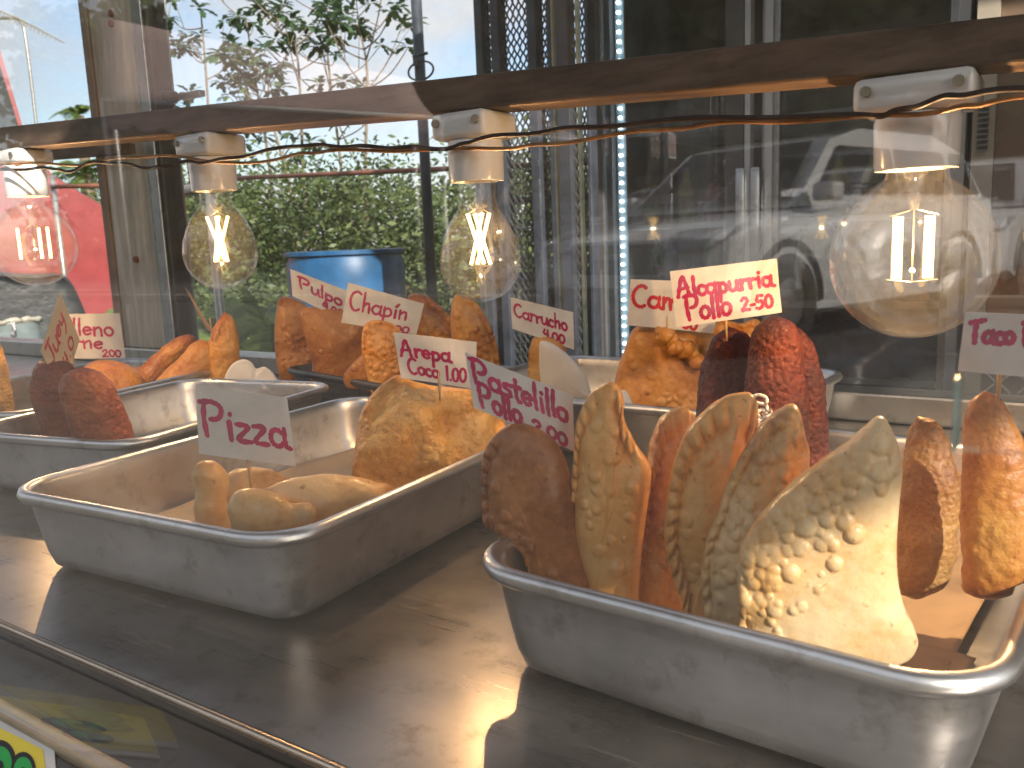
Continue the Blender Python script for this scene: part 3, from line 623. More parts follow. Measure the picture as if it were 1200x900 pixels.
pastry('turnover_pastry', P_(835, 580, .36, 6), [(868, 461), (882, 463), (887, 482), (884, 515), (880, 570), (870, 640), (862, 700), (850, 770), (800, 770), (800, 730), (797, 700), (786, 668), (779, 632), (783, 580), (790, 545), (803, 510), (825, 484), (848, 467)], .010, F_PALE,
       'yellow cream turnover with a deep rope crimp, fourth in the front pan row', bubbles=30, brange=(.001, .003), crimp=[(.0, .08), (.5, 1.0)], crimp_amp=.0058, crimp_w=.26, seed=5, fry0=.2, edge_fry=.12, group=TG, pitch=.0085)
pastry('turnover_pastry', P_(885, 620, .343, 4), [(925, 475), (936, 480), (943, 510), (948, 532), (944, 600), (935, 680), (925, 770), (850, 775), (831, 735), (823, 700), (822, 665), (829, 630), (842, 600), (851, 570), (866, 540), (885, 510), (905, 487)], .011, F_CREAM,
       'blistered cream and brown turnover behind the largest one, fifth in the front pan row', bsel=(.5, 1.15), bubbles=130, brange=(.0009, .0030), crimp=[(.55, 1.0)], crimp_amp=.002, crimp_w=.15, seed=6, fry0=.40, edge_fry=.1, bub_edge=True, group=TG)
pastry('turnover_pastry', P_(970, 650, .326, 3), [(1028, 489), (1040, 494), (1050, 515), (1054, 532), (1057, 550), (1053, 590), (1050, 640), (1052, 680), (1060, 712), (1072, 738), (1074, 756), (1058, 776), (1010, 800), (930, 815), (880, 790), (868, 740), (865, 700), (866, 660), (872, 635), (888, 608), (908, 585), (925, 570), (955, 546), (988, 524), (1010, 505)], .0095, F_CREAM,
       'largest creamy turnover covered in round blisters, nearest and last in the front pan row', bubbles=210, brange=(.0008, .0031), crimp=[(.6, .66)], crimp_amp=.001, crimp_w=.1, seed=17, fry0=.16, edge_fry=.05, bub_edge=True, group=TG, nb=320, nr=76, lump=.0026, bsel=(.58, 1.06))
# tacos at the right of the front pan
loaf('fried_taco', P_(1085, 600, .43), [(1069, 489), (1062, 515), (1056, 550), (1050, 590), (1047, 630), (1048, 665), (1053, 690), (1064, 704)], [(1084, 487), (1100, 495), (1114, 525), (1125, 560), (1128, 600), (1122, 640), (1108, 680), (1088, 700)], F_TACO,
     'speckled brown torpedo shaped taco standing right of the largest turnover', 'taco', .8, seed=3, fry0=.42, capr=.10, lump=.001, zmin=.0075)
loaf('fried_taco', P_(1165, 590, .395), [(1146, 459), (1134, 480), (1128, 520), (1127, 570), (1127, 630), (1128, 680), (1133, 702)], [(1163, 458), (1178, 475), (1198, 515), (1212, 560), (1218, 610), (1214, 660), (1190, 700)], F_AMBER,
     'glossy amber taco at the right edge with a sign picked into its top', 'taco', .7, seed=5, fry0=.36, capr=.06, lump=.0006, wob=.0007, zmin=.0075)
AG = 'red fritters standing behind the turnovers'
loaf('red_fritter', P_(850, 460, .575), [(846, 385), (832, 398), (822, 430), (816, 470), (813, 520), (813, 580)], [(862, 382), (878, 395), (886, 430), (888, 470), (890, 520), (890, 580)], F_RED, 'dark red fritter on the left of three, right of the shrimp pastry', 'fritter', seed=7, fry0=.45, group=AG, capr=.10)
loaf('red_fritter', P_(905, 450, .555), [(896, 372), (882, 384), (876, 420), (873, 470), (872, 530), (872, 600)], [(915, 368), (932, 380), (940, 410), (945, 450), (948, 500), (948, 600)], F_RED, 'tallest dark red fritter, middle of three, under the two line sign', 'fritter', seed=8, fry0=.40, group=AG, capr=.10)
loaf('red_fritter', P_(945, 460, .575), [(932, 385), (930, 400), (928, 430), (925, 480), (924, 540), (924, 600)], [(940, 384), (951, 400), (962, 435), (970, 480), (973, 530), (974, 590)], F_RED, 'dark red fritter on the right of three, in front of the cooler', 'fritter', seed=9, fry0=.36, group=AG, capr=.10)
# shrimp pastry behind
pastry('folded_pastry', P_(785, 430, .72, 8), [(745, 384), (780, 380), (815, 382), (838, 388), (850, 420), (850, 480), (845, 520), (760, 515), (716, 510), (719, 470), (722, 440), (732, 410)], .016, F_GOLD, 'wide amber shrimp pastry with a scalloped flap, behind the rear pan rim', bubbles=25, brange=(.002, .004), seed=11, fry0=.34, edge_fry=.1, lump=.005)
pl = P_(795, 410, .700, 8); fl = thing('pastry_flap', 'crimped crumbly flap folded over the wide amber shrimp pastry', 'pastry edge', pl.hit(795, 415))
mb = MB()
for k in range(13):
    t = k / 12; q = pl.hit(772 + t * 50, 388 + t * 32 + (6 if k % 2 else 0)); rr_ = .0042 + .0018 * (k % 3)
    n_ = 8; prof = [(rr_ * math.sin(math.pi * i / n_) + 1e-5, -rr_ * math.cos(math.pi * i / n_)) for i in range(n_ + 1)]
    mb.lathe(prof, q, 12)
vv = np.array(mb.V); vv += (fbm(vv, 200, 3, 2) * .0012)[:, None]
mb.V = [tuple(v) for v in vv]; fo = mesh('crumb_ridge', vv, mb.F, F_GOLD, fl, True, {'fry': [.42] * len(vv)})
pastry('folded_pastry', P_(868, 400, .70), [(838, 382), (850, 375), (868, 379), (885, 374), (893, 382), (888, 400), (885, 440), (850, 440), (838, 410)], .006, F_GOLD, 'golden crimped pastry tip showing between the shrimp sign and the red fritters', bubbles=12, crimp=[(.0, .45), (.9, 1.)], crimp_amp=.002, crimp_w=.3, seed=12, fry0=.3, nb=120, nr=24)
# pizza rolls
PZ = 'pale pizza dough rolls in the middle pan'
loaf('pizza_roll', P_(246, 590, .345, 20), [(231, 542), (229, 556), (233, 575), (228, 598), (231, 625), (238, 655)], [(247, 538), (256, 546), (263, 556), (268, 576), (270, 600), (272, 650)], F_WHITE, 'upright stubby pizza roll end at the left of the pizza sign', 'pizza roll', .9, seed=21, fry0=.3, group=PZ, capr=.05, lump=.004, grit=.0001, wob=.0006, tipdark=.1, zmin=.007)
loaf('pizza_roll', P_(315, 600, .328, 0), [(265, 590), (276, 577), (300, 574), (325, 580), (342, 590), (364, 588), (371, 596)], [(266, 606), (278, 625), (305, 632), (330, 629), (346, 618), (364, 616), (371, 606)], F_WHITE, 'short smooth pizza roll lying nearest the pan corner with the sign pick in it', 'pizza roll', .8, seed=22, fry0=.26, group=PZ, capr=.24, lump=.0015, grit=.0001, wob=.0005, tipdark=.05, zmin=.007)
loaf('pizza_roll', P_(390, 585, .375, 12), [(300, 568), (330, 563), (370, 556), (410, 553), (440, 560), (462, 570)], [(315, 590), (340, 600), (375, 612), (415, 610), (445, 600), (462, 580)], F_WHITE, 'long pale pizza roll lying along the right wall of the middle pan', 'pizza roll', .8, seed=23, fry0=.32, group=PZ, capr=.25, lump=.0045, grit=.0001, wob=.0006, tipdark=.12, zmin=.007)
loaf('pizza_roll', P_(300, 562, .40, 0), [(255, 556), (280, 548), (310, 548), (345, 560)], [(260, 590), (285, 598), (315, 595), (350, 585)], F_WHITE, 'pizza roll lying at the back, half hidden behind the other rolls', 'pizza roll', .8, seed=24, fry0=.42, group=PZ, capr=.3, lump=.002, grit=.0001, wob=.0006, tipdark=.12, zmin=.007)
# arepa
pastry('coconut_arepa', P_(500, 500, .505, 14, 24), [(463, 441), (480, 447), (500, 452), (530, 456), (560, 462), (588, 487), (590, 520), (580, 560), (560, 590), (520, 600), (470, 590), (440, 575), (418, 562), (412, 550), (417, 520), (421, 490), (436, 462)], .017, F_ORANGE,
       'big bubbly orange coconut arepa leaning in the middle pan', 'arepa', bubbles=230, brange=(.0008, .0022), seed=31, fry0=.34, edge_fry=.25, lump=.018, wob=.006, nb=280, nr=70, power=3.2, zmin=.007, macro=((475, 490, 34, .014), (548, 482, 34, .012), (508, 545, 20, .010), (452, 535, 24, .007), (512, 505, 14, -.012), (480, 540, 12, -.007), (560, 520, 22, .006)))
# second pan fritters
loaf('red_fritter', P_(70, 480, .42, -8), [(47, 420), (38, 436), (39, 465), (45, 495), (56, 530), (66, 560)], [(62, 418), (85, 428), (98, 460), (104, 500), (108, 535), (110, 560)], F_BRICK, 'rear dark red fritter leaning in the second pan, half hidden by its twin', 'fritter', seed=41, fry0=.42, capr=.10, zmin=.007)
loaf('red_fritter', P_(115, 480, .395, -8), [(90, 430), (74, 442), (72, 465), (80, 495), (92, 525), (104, 560)], [(103, 430), (124, 442), (140, 465), (152, 495), (163, 525), (168, 560)], F_BRICK, 'front dark red fritter with crusty skin leaning in the second pan', 'fritter', seed=42, fry0=.32, capr=.10, zmin=.007)
# leftmost pan
loaf('stuffed_ball', P_(130, 450, .60), [(100, 425), (88, 440), (88, 460), (95, 485), (110, 505)], [(125, 419), (152, 428), (168, 445), (170, 470), (150, 505)], F_AMBER, 'round orange stuffed ball behind the red fritters', 'stuffed ball', .95, seed=43, fry0=.30, capr=.22, lump=.003)
loaf('stuffed_ball', P_(160, 450, .64), [(140, 430), (132, 450), (138, 480), (146, 500)], [(160, 428), (182, 440), (186, 470), (176, 500)], F_AMBER, 'torn orange ball with filling showing, beside the round stuffed ball', 'stuffed ball', .9, seed=44, fry0=.46, capr=.2, lump=.004)
OG = 'orange tacos leaning in the leftmost pan'
loaf('fried_taco', P_(190, 430, .665), [(214, 391), (192, 406), (165, 430), (142, 456), (115, 490)], [(232, 393), (226, 408), (200, 434), (175, 458), (145, 495)], F_AMBER, 'long thin dark tipped orange taco leaning behind the fatter one', 'taco', .8, seed=45, fry0=.42, capr=.08, group=OG)
loaf('fried_taco', P_(215, 430, .65), [(232, 396), (206, 422), (178, 452), (150, 490)], [(246, 400), (252, 425), (240, 455), (215, 495)], F_AMBER, 'fat orange taco leaning left in front of the upright one', 'taco', .7, seed=46, fry0=.30, capr=.12, group=OG)
loaf('fried_taco', P_(262, 410, .69), [(259, 367), (248, 388), (242, 410), (238, 435), (237, 480)], [(267, 365), (275, 375), (280, 400), (280, 425), (276, 480)], F_AMBER, 'upright golden taco with a pointed top, right of the leaning ones', 'taco', .8, seed=47, fry0=.24, capr=.10, group=OG)
loaf('fried_taco', P_(-5, 450, .46), [(-22, 398), (-26, 440), (-26, 500), (-24, 540)], [(-6, 396), (6, 420), (14, 460), (19, 500), (20, 540)], F_TACO, 'pale brown taco cut off by the left edge of the photo', 'taco', .9, seed=48, fry0=.12, capr=.08)
# back pan: octopus and trunkfish pastries
pastry('folded_pastry', P_(345, 395, .835, -10), [(330, 348), (350, 352), (365, 365), (372, 395), (374, 425), (370, 450), (335, 450), (325, 430), (322, 395), (324, 365)], .014, F_BROWN, 'lumpy brown pastry at the left end of the dark tin under the octopus sign', bubbles=50, brange=(.002, .004), seed=51, fry0=.15, lump=.005, nb=160, nr=30)
pastry('folded_pastry', P_(390, 405, .81, -10), [(352, 362), (385, 362), (415, 368), (432, 395), (432, 455), (370, 455), (366, 425), (358, 395)], .012, F_BROWN, 'broad smooth brown pastry between the two lumpy ones in the dark tin', bubbles=20, brange=(.001, .003), seed=52, fry0=.24, lump=.003, nb=160, nr=30)
pastry('folded_pastry', P_(448, 415, .77, 5), [(428, 380), (450, 376), (470, 388), (480, 420), (478, 460), (440, 465), (430, 440), (424, 410)], .013, F_PALE, 'pale bubbly pastry below the trunkfish sign at the right end of the dark tin', bubbles=110, brange=(.0018, .0038), seed=53, fry0=.38, edge_fry=-.1, lump=.003, crimp=[(.85, 1.), (0, .2)], crimp_amp=.003, nb=180, nr=36)
pastry('folded_pastry', P_(415, 430, .765, -30), [(404, 440), (420, 420), (440, 405), (446, 425), (436, 452), (410, 455)], .007, F_BROWN, 'small torn brown pastry corner low in the dark tin', bubbles=10, seed=54, fry0=.1, nb=100, nr=20)
pastry('folded_pastry', P_(515, 380, .86, -10), [(478, 350), (495, 345), (515, 358), (535, 380), (548, 400), (548, 440), (490, 440), (480, 400)], .014, F_GOLD, 'ridged golden pastry behind the trunkfish sign', bubbles=30, crimp=[(.05, .4)], crimp_amp=.003, crimp_w=.3, seed=55, fry0=.36, nb=160, nr=30)
pastry('folded_pastry', P_(558, 385, .84, -4), [(533, 346), (548, 348), (564, 362), (578, 390), (585, 420), (583, 455), (540, 450), (530, 400), (528, 370)], .012, F_GOLD, 'pointed golden pastry rising under the second pear shaped bulb', bubbles=40, crimp=[(.02, .4)], crimp_amp=.0015, crimp_w=.16, seed=56, fry0=.38, nb=160, nr=30)
# conch cone in its napkin
loaf('pastry_cone', P_(632, 430, .80), [(625, 392), (621, 410), (619, 440), (618, 470)], [(642, 394), (660, 405), (670, 430), (672, 470)], F_GOLD, 'thin brown pastry cone wrapped in a white napkin', 'pastry', .5, seed=61, fry0=.3, capr=.1)
pl = P_(660, 435, .775, -4)
def crumple(name, pl, px, T, lab, seed, cat='napkin', lump=.006):
    o = pastry(name, pl, px, T, NAPKIN, lab, cat, bubbles=0, seed=seed, lump=lump, wob=.0012, nb=140, nr=30, rimt=.0006, zmin=.0015); return o
crumple('paper_napkin', pl, [(634, 400), (650, 404), (670, 420), (684, 437), (693, 462), (690, 470), (640, 468), (633, 440), (632, 415)], .008, 'smooth white napkin wrapped round the conch pastry cone', 3, lump=.001)
crumple('paper_napkin', P_(300, 435, .70), [(276, 424), (286, 421), (295, 425), (300, 432), (310, 430), (320, 437), (326, 446), (333, 452), (325, 470), (270, 475), (262, 450), (268, 432)], .008, 'crumpled white napkin between the upright orange taco and the dark tin', 5, lump=.005)
crumple('paper_napkin', P_(732, 468, .665), [(724, 462), (733, 458), (740, 470), (744, 480), (722, 484)], .003, 'small white paper scrap on the rear pan rim beside the shrimp pastry', 6, lump=.002)
pl = P_(890, 480, .50); mb = MB()
for k, P in enumerate([[(884, 464), (893, 463), (899, 470), (896, 476)], [(886, 474), (894, 473), (900, 480), (895, 486)], [(884, 486), (892, 480), (899, 484)], [(886, 494), (894, 490), (902, 486), (903, 478)], [(889, 470), (886, 480), (890, 490), (888, 497)], [(884, 498), (893, 497), (898, 492)]]):
    Q = spline([pl.hit(*p) for p in P], 5); mb.tube([q + Vector((0, .001 * math.sin(i + k), 0)) for i, q in enumerate(Q)], .0011, 6)
mb.tube([pl.hit(889, 495), pl.hit(889, 600)], .0008, 6)
tag(mb.obj('curled_paper_frill', NAPKIN, None, True), 'tiny curled white paper frill between two turnovers and the red fritters', 'paper frill')

# ------------------------------------------------------------------ hand-lettered cards (stroke alphabet; x height .5, capital height 1)
def arc(cx, cy, rx, ry, a0, a1, n=9): return [(cx + rx * math.cos(R(a0 + (a1 - a0) * k / n)), cy + ry * math.sin(R(a0 + (a1 - a0) * k / n))) for k in range(n + 1)]
G = {
 'P': (.62, [[(.12, .98), (.10, .5), (.14, 0)], [(.0, .92)] + arc(.28, .72, .26, .25, 95, -95)]),
 'i': (.24, [[(.1, .5), (.12, 0)], [(.13, .72), (.13, .74)]]),
 'í': (.26, [[(.1, .5), (.12, 0)], [(.08, .66), (.2, .84)]]),
 'z': (.44, [[(.04, .48), (.34, .46), (.06, .04), (.40, .02)]]),
 'a': (.50, [arc(.21, .25, .18, .23, 50, 330), [(.41, .52), (.40, .2), (.44, .03), (.54, .0)]]),
 'A': (.66, [[(.0, 0), (.12, .5), (.28, 1), (.42, .5), (.52, 0)], [(.04, .38), (.48, .42)]]),
 'r': (.38, [[(.06, .5), (.10, 0)], [(.10, .28), (.2, .46), (.36, .44)]]),
 'e': (.44, [[(.06, .24), (.36, .30)] + arc(.21, .25, .17, .22, 20, 320)]),
 'p': (.50, [[(.08, .5), (.10, .1), (.10, -.42)], arc(.24, .24, .17, .22, 140, -140)]),
 'C': (.56, [arc(.30, .5, .28, .48, 55, 305)]),
 'o': (.44, [arc(.21, .25, .18, .23, 80, 450)]),
 's': (.38, [[(.32, .46), (.14, .48), (.08, .36), (.28, .2), (.26, .04), (.04, .02)]]),
 't': (.34, [[(.16, .82), (.15, .3), (.18, .02), (.28, .02)], [(.0, .52), (.32, .54)]]),
 'l': (.22, [[(.10, .98), (.09, .4), (.12, 0)]]),
 'u': (.48, [[(.06, .5), (.06, .15), (.16, .01), (.3, .08), (.38, .3), (.39, .5)], [(.39, .5), (.40, .1), (.48, 0)]]),
 'h': (.48, [[(.08, .98), (.08, .0)], [(.08, .28), (.2, .46), (.34, .42), (.37, .0)]]),
 'n': (.48, [[(.06, .5), (.08, 0)], [(.08, .28), (.2, .46), (.34, .42), (.37, .0)]]),
 'm': (.70, [[(.06, .5), (.08, 0)], [(.08, .28), (.18, .46), (.28, .42), (.32, .0)], [(.32, .28), (.44, .46), (.56, .42), (.60, .0)]]),
 'ó': (.44, [arc(.21, .25, .18, .23, 80, 450), [(.18, .62), (.3, .8)]]),
 'c': (.40, [arc(.22, .24, .18, .23, 50, 310)]),
 'T': (.62, [[(.0, .86), (.3, .92), (.62, 1.0)], [(.30, .92), (.26, .5), (.28, 0)]]),
 'R': (.62, [[(.1, .98), (.08, .5), (.1, 0)], [(.0, .9)] + arc(.26, .74, .24, .23, 95, -95) + [(.5, .0)]]),
 'J': (.5, [[(.1, .95), (.5, .98)], [(.32, .96), (.34, .3), (.22, .02), (.02, .14)]]),
 'y': (.46, [[(.06, .5), (.1, .2), (.3, .2), (.38, .5)], [(.38, .5), (.34, -.1), (.16, -.4)]]),
 '0': (.46, [arc(.22, .34, .18, .33, 80, 450)]),
 '1': (.26, [[(.10, .7), (.12, 0)]]),
 '2': (.48, [[(.04, .54), (.18, .70), (.34, .56), (.22, .28), (.02, .03), (.2, .05), (.42, .02)]]),
 '4': (.46, [[(.12, .7), (.04, .34), (.36, .36)], [(.32, .72), (.32, .0)]]),
 '5': (.46, [[(.38, .68), (.12, .68), (.08, .40), (.28, .42), (.36, .2), (.22, .0), (.02, .05)]]),
 '.': (.16, [[(.06, .03), (.07, .05)]]), '-': (.3, [[(.04, .30), (.22, .32)]]), ' ': (.3, []),
}
CG = 'handwritten price cards picked into the food'
def card(corners, y, yaw, lines, lab, mat=CARD, ink=INK, pick=None, pickz=None, lean=0, thick=.0005, pickcol=PICK):
    """corners TL TR BR BL; lines: (text, u0, v0 (baseline), u1, letter height) in card fractions, v up"""
    cx = sum(c[0] for c in corners) / 4; cy = sum(c[1] for c in corners) / 4
    pl = Plane(cx, cy, y, yaw, lean); TL, TR, BR, BL = [pl.hit(*c) for c in corners]
    n = pl.n; th = thing('price_card', lab, 'price card', pl.hit(*(pick or (cx, corners[2][1]))), CG)
    mb = MB(); n_ = 14; V = []; F = []
    for sd in (0, 1):
        for j in range(n_ + 1):
            for i in range(n_ + 1):
                u, v = i / n_, j / n_; q = BL.lerp(BR, u).lerp(TL.lerp(TR, u), v) + n * (bow(u, v) - sd * thick); V.append(q)
    k = (n_ + 1) ** 2; g = lambda i, j, s_: s_ * k + j * (n_ + 1) + i
    for j in range(n_):
        for i in range(n_):
            F.append((g(i, j, 0), g(i + 1, j, 0), g(i + 1, j + 1, 0), g(i, j + 1, 0))); F.append((g(i, j, 1), g(i, j + 1, 1), g(i + 1, j + 1, 1), g(i + 1, j, 1)))
    for i in range(n_):
        F += [(g(i, 0, 0), g(i, 0, 1), g(i + 1, 0, 1), g(i + 1, 0, 0)), (g(i, n_, 0), g(i + 1, n_, 0), g(i + 1, n_, 1), g(i, n_, 1)), (g(0, i, 0), g(0, i + 1, 0), g(0, i + 1, 1), g(0, i, 1)), (g(n_, i, 0), g(n_, i, 1), g(n_, i + 1, 1), g(n_, i + 1, 0))]
    mesh('card', V, F, mat, th, True, sharp=40)
    up = (TL - BL).length; wd = (BR - BL).length; lift = .00012
    for (txt, u0, v0, u1, hh, wgt) in lines:
        adv = sum(G[ch][0] for ch in txt); k_u = (u1 - u0) / adv; x = u0; V = []; F = []; c0 = 0; rs = random.Random(hash(txt) % 1000 if False else len(txt) * 7 + ord(txt[0]))
        for ch in txt:
            w_, strokes = G[ch]; jit = rs.uniform(-.04, .04)
            for st in strokes:
                P = [(x + (a + rs.uniform(-.012, .012)) * k_u, v0 + (b + jit + rs.uniform(-.015, .015)) * hh) for a, b in st]
                P = spline([(a * wd, b * up, 0) for a, b in P], 5) if len(P) > 2 else [Vector((a * wd, b * up, 0)) for a, b in P]
                hwid = wgt * .58; base = len(V); m_ = len(P)
                D = [(P[min(i + 1, m_ - 1)] - P[max(i - 1, 0)]) for i in range(m_)]
                D = [d.normalized() if d.length > 1e-7 else Vector((0, 1, 0)) for d in D]
                P = [P[0] - D[0] * hwid * .8] + P + [P[-1] + D[-1] * hwid * .8]; D = [D[0]] + D + [D[-1]]; m_ = len(P)
                for i in range(m_):
                    nn = Vector((-D[i].y, D[i].x, 0)); hw2 = hwid * (.45 if i in (0, m_ - 1) else (.92 + .16 * math.sin(i * 1.7 + base)))
                    for sg in (-1, 1):
                        q = P[i] + nn * hw2 * sg; u, v = q.x / wd, q.y / up
                        V.append(BL.lerp(BR, u).lerp(TL.lerp(TR, u), v) + n * (bow(u, v) + lift + c0 * 1e-5 + i * 1e-6))
                for i in range(m_ - 1): F.append((base + 2 * i, base + 2 * i + 2, base + 2 * i + 3, base + 2 * i + 1))
                c0 += 1
            x += w_ * k_u
        mesh('lettering', V, F, ink, th)
    if pick:
        a = pl.hit(*pick) - n * (thick + .0012) + pl.v * .012; b = pl.hit(*pickz) - n * (thick + .0012) if pickz else a - Vector((0, 0, .03))
        mb = MB(); mb.tube([a, a.lerp(b, .5), b], [.0010, .0010, .0006], 8); mb.obj('toothpick', pickcol, th, True)
    return th
_bk = [0]
def bow(u, v): return .0010 * math.sin(u * 3.1 + _bk[0]) + .0006 * math.sin(v * 4 + u * 5 + _bk[0])
def C(*a, **k): _bk[0] += 1.3; return card(*a, **k)
C([(229, 450), (337, 467), (347, 547), (233, 531)], .335, 8, [('Pizza', .03, .26, .95, .52, .0030)], 'big white card reading Pizza above the pale dough rolls', pick=(291, 541), pickz=(297, 590))
C([(461, 389), (559, 401), (557, 456), (470, 443)], .475, 6, [('Arepa', .05, .50, .68, .36, .0020), ('Coco', .12, .12, .52, .34, .0019), ('1.00', .60, .10, .88, .42, .0018)], 'white card reading Arepa Coco 1.00 above the orange arepa', pick=(515, 450), pickz=(516, 470))
C([(545, 413), (671, 463), (673, 529), (556, 478)], .345, 12, [('Pastelillo', .03, .48, .95, .46, .0021), ('Pollo', .06, .06, .48, .46, .0022), ('2.00', .58, .05, .93, .30, .0018)], 'white card reading Pastelillo Pollo 2.00 slanting above the darkest turnover', pick=(615, 500), pickz=(617, 540))
C([(340, 315), (410, 342), (405, 376), (343, 347)], .80, 8, [('Pulpo', .12, .42, .90, .42, .0030), ('4.00', .55, .06, .95, .34, .0026)], 'tan card reading Pulpo half covered by its neighbour', pick=(370, 355), pickz=(372, 375))
C([(408, 331), (497, 356), (488, 392), (400, 378)], .775, 8, [('Chapín', .06, .36, .84, .50, .0030), ('4.00', .55, .00, .90, .26, .0026)], 'white card reading Chapín overlapping the octopus card', pick=(440, 382), pickz=(442, 400))
C([(598, 348), (672, 366), (673, 410), (600, 385)], .80, 8, [('Carrucho', .05, .44, .90, .40, .0024), ('4.00', .50, .08, .86, .32, .0023)], 'tan card reading Carrucho 4.00 above the napkin wrapped cone', pick=(632, 392), pickz=(632, 420))
C([(739, 327), (840, 331), (838, 391), (735, 381)], .70, 6, [('Camarón', .04, .40, 1.35, .44, .0030), ('4.00', .50, .04, .80, .26, .0024)][:0] + [('Cama', .04, .40, .76, .46, .0030), ('00', .62, .04, .80, .26, .0024)], 'white card reading Cama, half hidden behind the two line fritter card', ink=INKR, pick=(782, 386), pickz=(782, 405))
C([(785, 318), (910, 303), (916, 366), (793, 384)], .56, 8, [('Alcapurria', .05, .52, .95, .36, .0024), ('Pollo', .10, .08, .54, .46, .0025), ('2-50', .63, .12, .93, .34, .0022)], 'white card reading Alcapurria Pollo 2-50 above the three red fritters', pick=(850, 370), pickz=(852, 400))
C([(1131, 366), (1232, 369), (1228, 443), (1122, 435)], .385, 0, [('Taco P', .08, .50, .86, .38, .0020), ('1-', .80, .14, .92, .34, .0018)], 'white card reading Taco at the right edge above the amber taco', pick=(1172, 437), pickz=(1169, 475))
C([(76, 368), (140, 367), (147, 420), (76, 420)], .63, 0, [('Relleno', -.35, .52, .86, .36, .0030), ('Carne', -.4, .20, .66, .32, .0028), ('200', .62, .04, .94, .20, .0022)][:0] + [('lleno', .12, .52, .86, .38, .0030), ('rne', .14, .22, .66, .34, .0028), ('200', .62, .04, .94, .22, .0022)], 'white card ending in lleno and 200 behind the stuffed ball', pick=(115, 418), pickz=(118, 432))
C([(47, 411), (71, 343), (94, 398), (74, 463)], .425, 20, [('Ju', .08, .55, .5, .36, .0026), ('ey', .5, .60, .85, .34, .0024), ('4.0', .35, .12, .85, .30, .0022)], 'tan card tilted onto its corner above the red fritters in the second pan', mat=TANCARD, ink=INKR, pick=(86, 420), pickz=(90, 440))
C([(216, 336), (224, 345), (251, 391), (243, 387)], .66, 10, [], 'dark edged card seen almost edge on above the orange tacos', mat=KRAFT, pick=(247, 384), pickz=(250, 400))

# sticker sign at the lower left
def zc(px, py, z=-.018): return onz(px, py, z)
sg = thing('yellow_sign', 'yellow sign with green rounded letters at the lower left corner', 'sign', zc(30, 880))
def onap(px, py, up=0.):   # the slanted front apron plane
    n = Vector((0, -.030, .142)).normalized(); p0 = Vector((0, .1620, -.004)) + n * (.0012 + up); v = ray(px, py); return O + v * ((p0 - O).dot(n) / v.dot(n))
q = [onap(-60, 810), onap(0, 841), onap(63, 872), onap(66, 912), onap(60, 960), onap(-60, 960)]
nn = Vector((0, -.030, .142)).normalized() * .0008
mb = MB(); mb.add([v for v in q] + [v - nn for v in q], [(5, 4, 3, 2, 1, 0), (6, 7, 8, 9, 10, 11)] + [(i, (i + 1) % 6, 6 + (i + 1) % 6, 6 + i) for i in range(6)]); mb.obj('sign_border', WHITEP, sg)
q = [onap(-60, 822, .0003), onap(0, 853, .0003), onap(50, 878, .0003), onap(55, 915, .0003), onap(50, 960, .0003), onap(-60, 960, .0003)]
mb = MB(); mb.add(q, [(5, 4, 3, 2, 1, 0)]); mb.obj('sign_face', YEL, sg)
for (up, rr, mt, nm) in ((.0006, 1.0, BLK, 'letter_outline'), (.0009, .72, GRN, 'letter')):
    for k, (cx, cy, w_, h_) in enumerate([(0, 893, 19, 26), (27, 902, 15, 21)]):
        mb = MB(); ring = [onap(cx + w_ * rr * math.cos(a), cy + h_ * rr * math.sin(a), up + k * .0001) for a in [2 * math.pi * i / 28 for i in range(28)]]
        mb.add(ring, [tuple(range(28))]); mb.obj(nm, mt, sg)
for k, (cx, cy) in enumerate([(0, 897), (27, 905)]):
    mb = MB(); ring = [onap(cx + 4 * math.cos(a), cy + 6 * math.sin(a), .0013) for a in [2 * math.pi * i / 20 for i in range(20)]]; mb.add(ring, [tuple(range(20))]); mb.obj('letter_hole', BLK, sg)

# ------------------------------------------------------------------ roofs that shade the case and the room behind it
mb = MB(); mb.box(-3.4, .35, -.10, .62, .98, 1.03); mb.box(.3505, 1.45, -.85, .62, .98, 1.03); mb.box(1.4505, 2.6, .30, .62, .98, 1.03); cn = mb.obj('shading_canopy', CANOPY); tag(cn, 'unseen brown canopy above the display case, its outline cut to steer the sun', 'roof')  # unseen canopy, its three slabs cut to block sun and let skylight in
room = thing('kiosk_room', 'brown walled open kiosk room that houses the drinks cooler', 'building', (1.2, 2.6, GZ))
fx0 = ony(700, 300, 2.3).x; fx1 = ony(1129, 300, 2.3).x
wx0 = ony(699, 250, 3.15).x
mb = MB(); mb.box(fx0 - .06, 1.45, 1.25, 3.3, 1.45, 1.52); mb.obj('roof', CANOPY, room)
mb = MB(); mb.box(wx0, 1.45, 3.15, 3.2, GZ, 1.449); mb.obj('back_wall', BROWN, room)
mb = MB(); mb.box(1.37, 1.43, 1.0, 3.149, GZ, 1.449); mb.obj('sun_block_wall', BEIGE, room)  # unseen wall put in to keep the sun off the cooler
mb = MB(); mb.box(wx0, 1.369, 1.26, 3.149, GZ + .004, GZ + .01); mb.obj('floor', simple('grey_floor', (.2, .19, .17), .6), room)
x0 = ony(1137, 200, 2.0).x; x1 = ony(1163, 200, 2.0).x; x2 = ony(1215, 200, 2.0).x
mb = MB(); mb.box(x0, x1, 2.0, 2.06, GZ + .012, 1.44); mb.obj('wall_panel', BEIGE, room)
mb = MB(); mb.box(x1 + .001, 1.369, 2.01, 2.07, GZ + .012, 1.44); mb.obj('wall_panel', BROWN, room)
za = ony(1150, 118, 1.99).z; zb_ = ony(1150, 172, 1.99).z
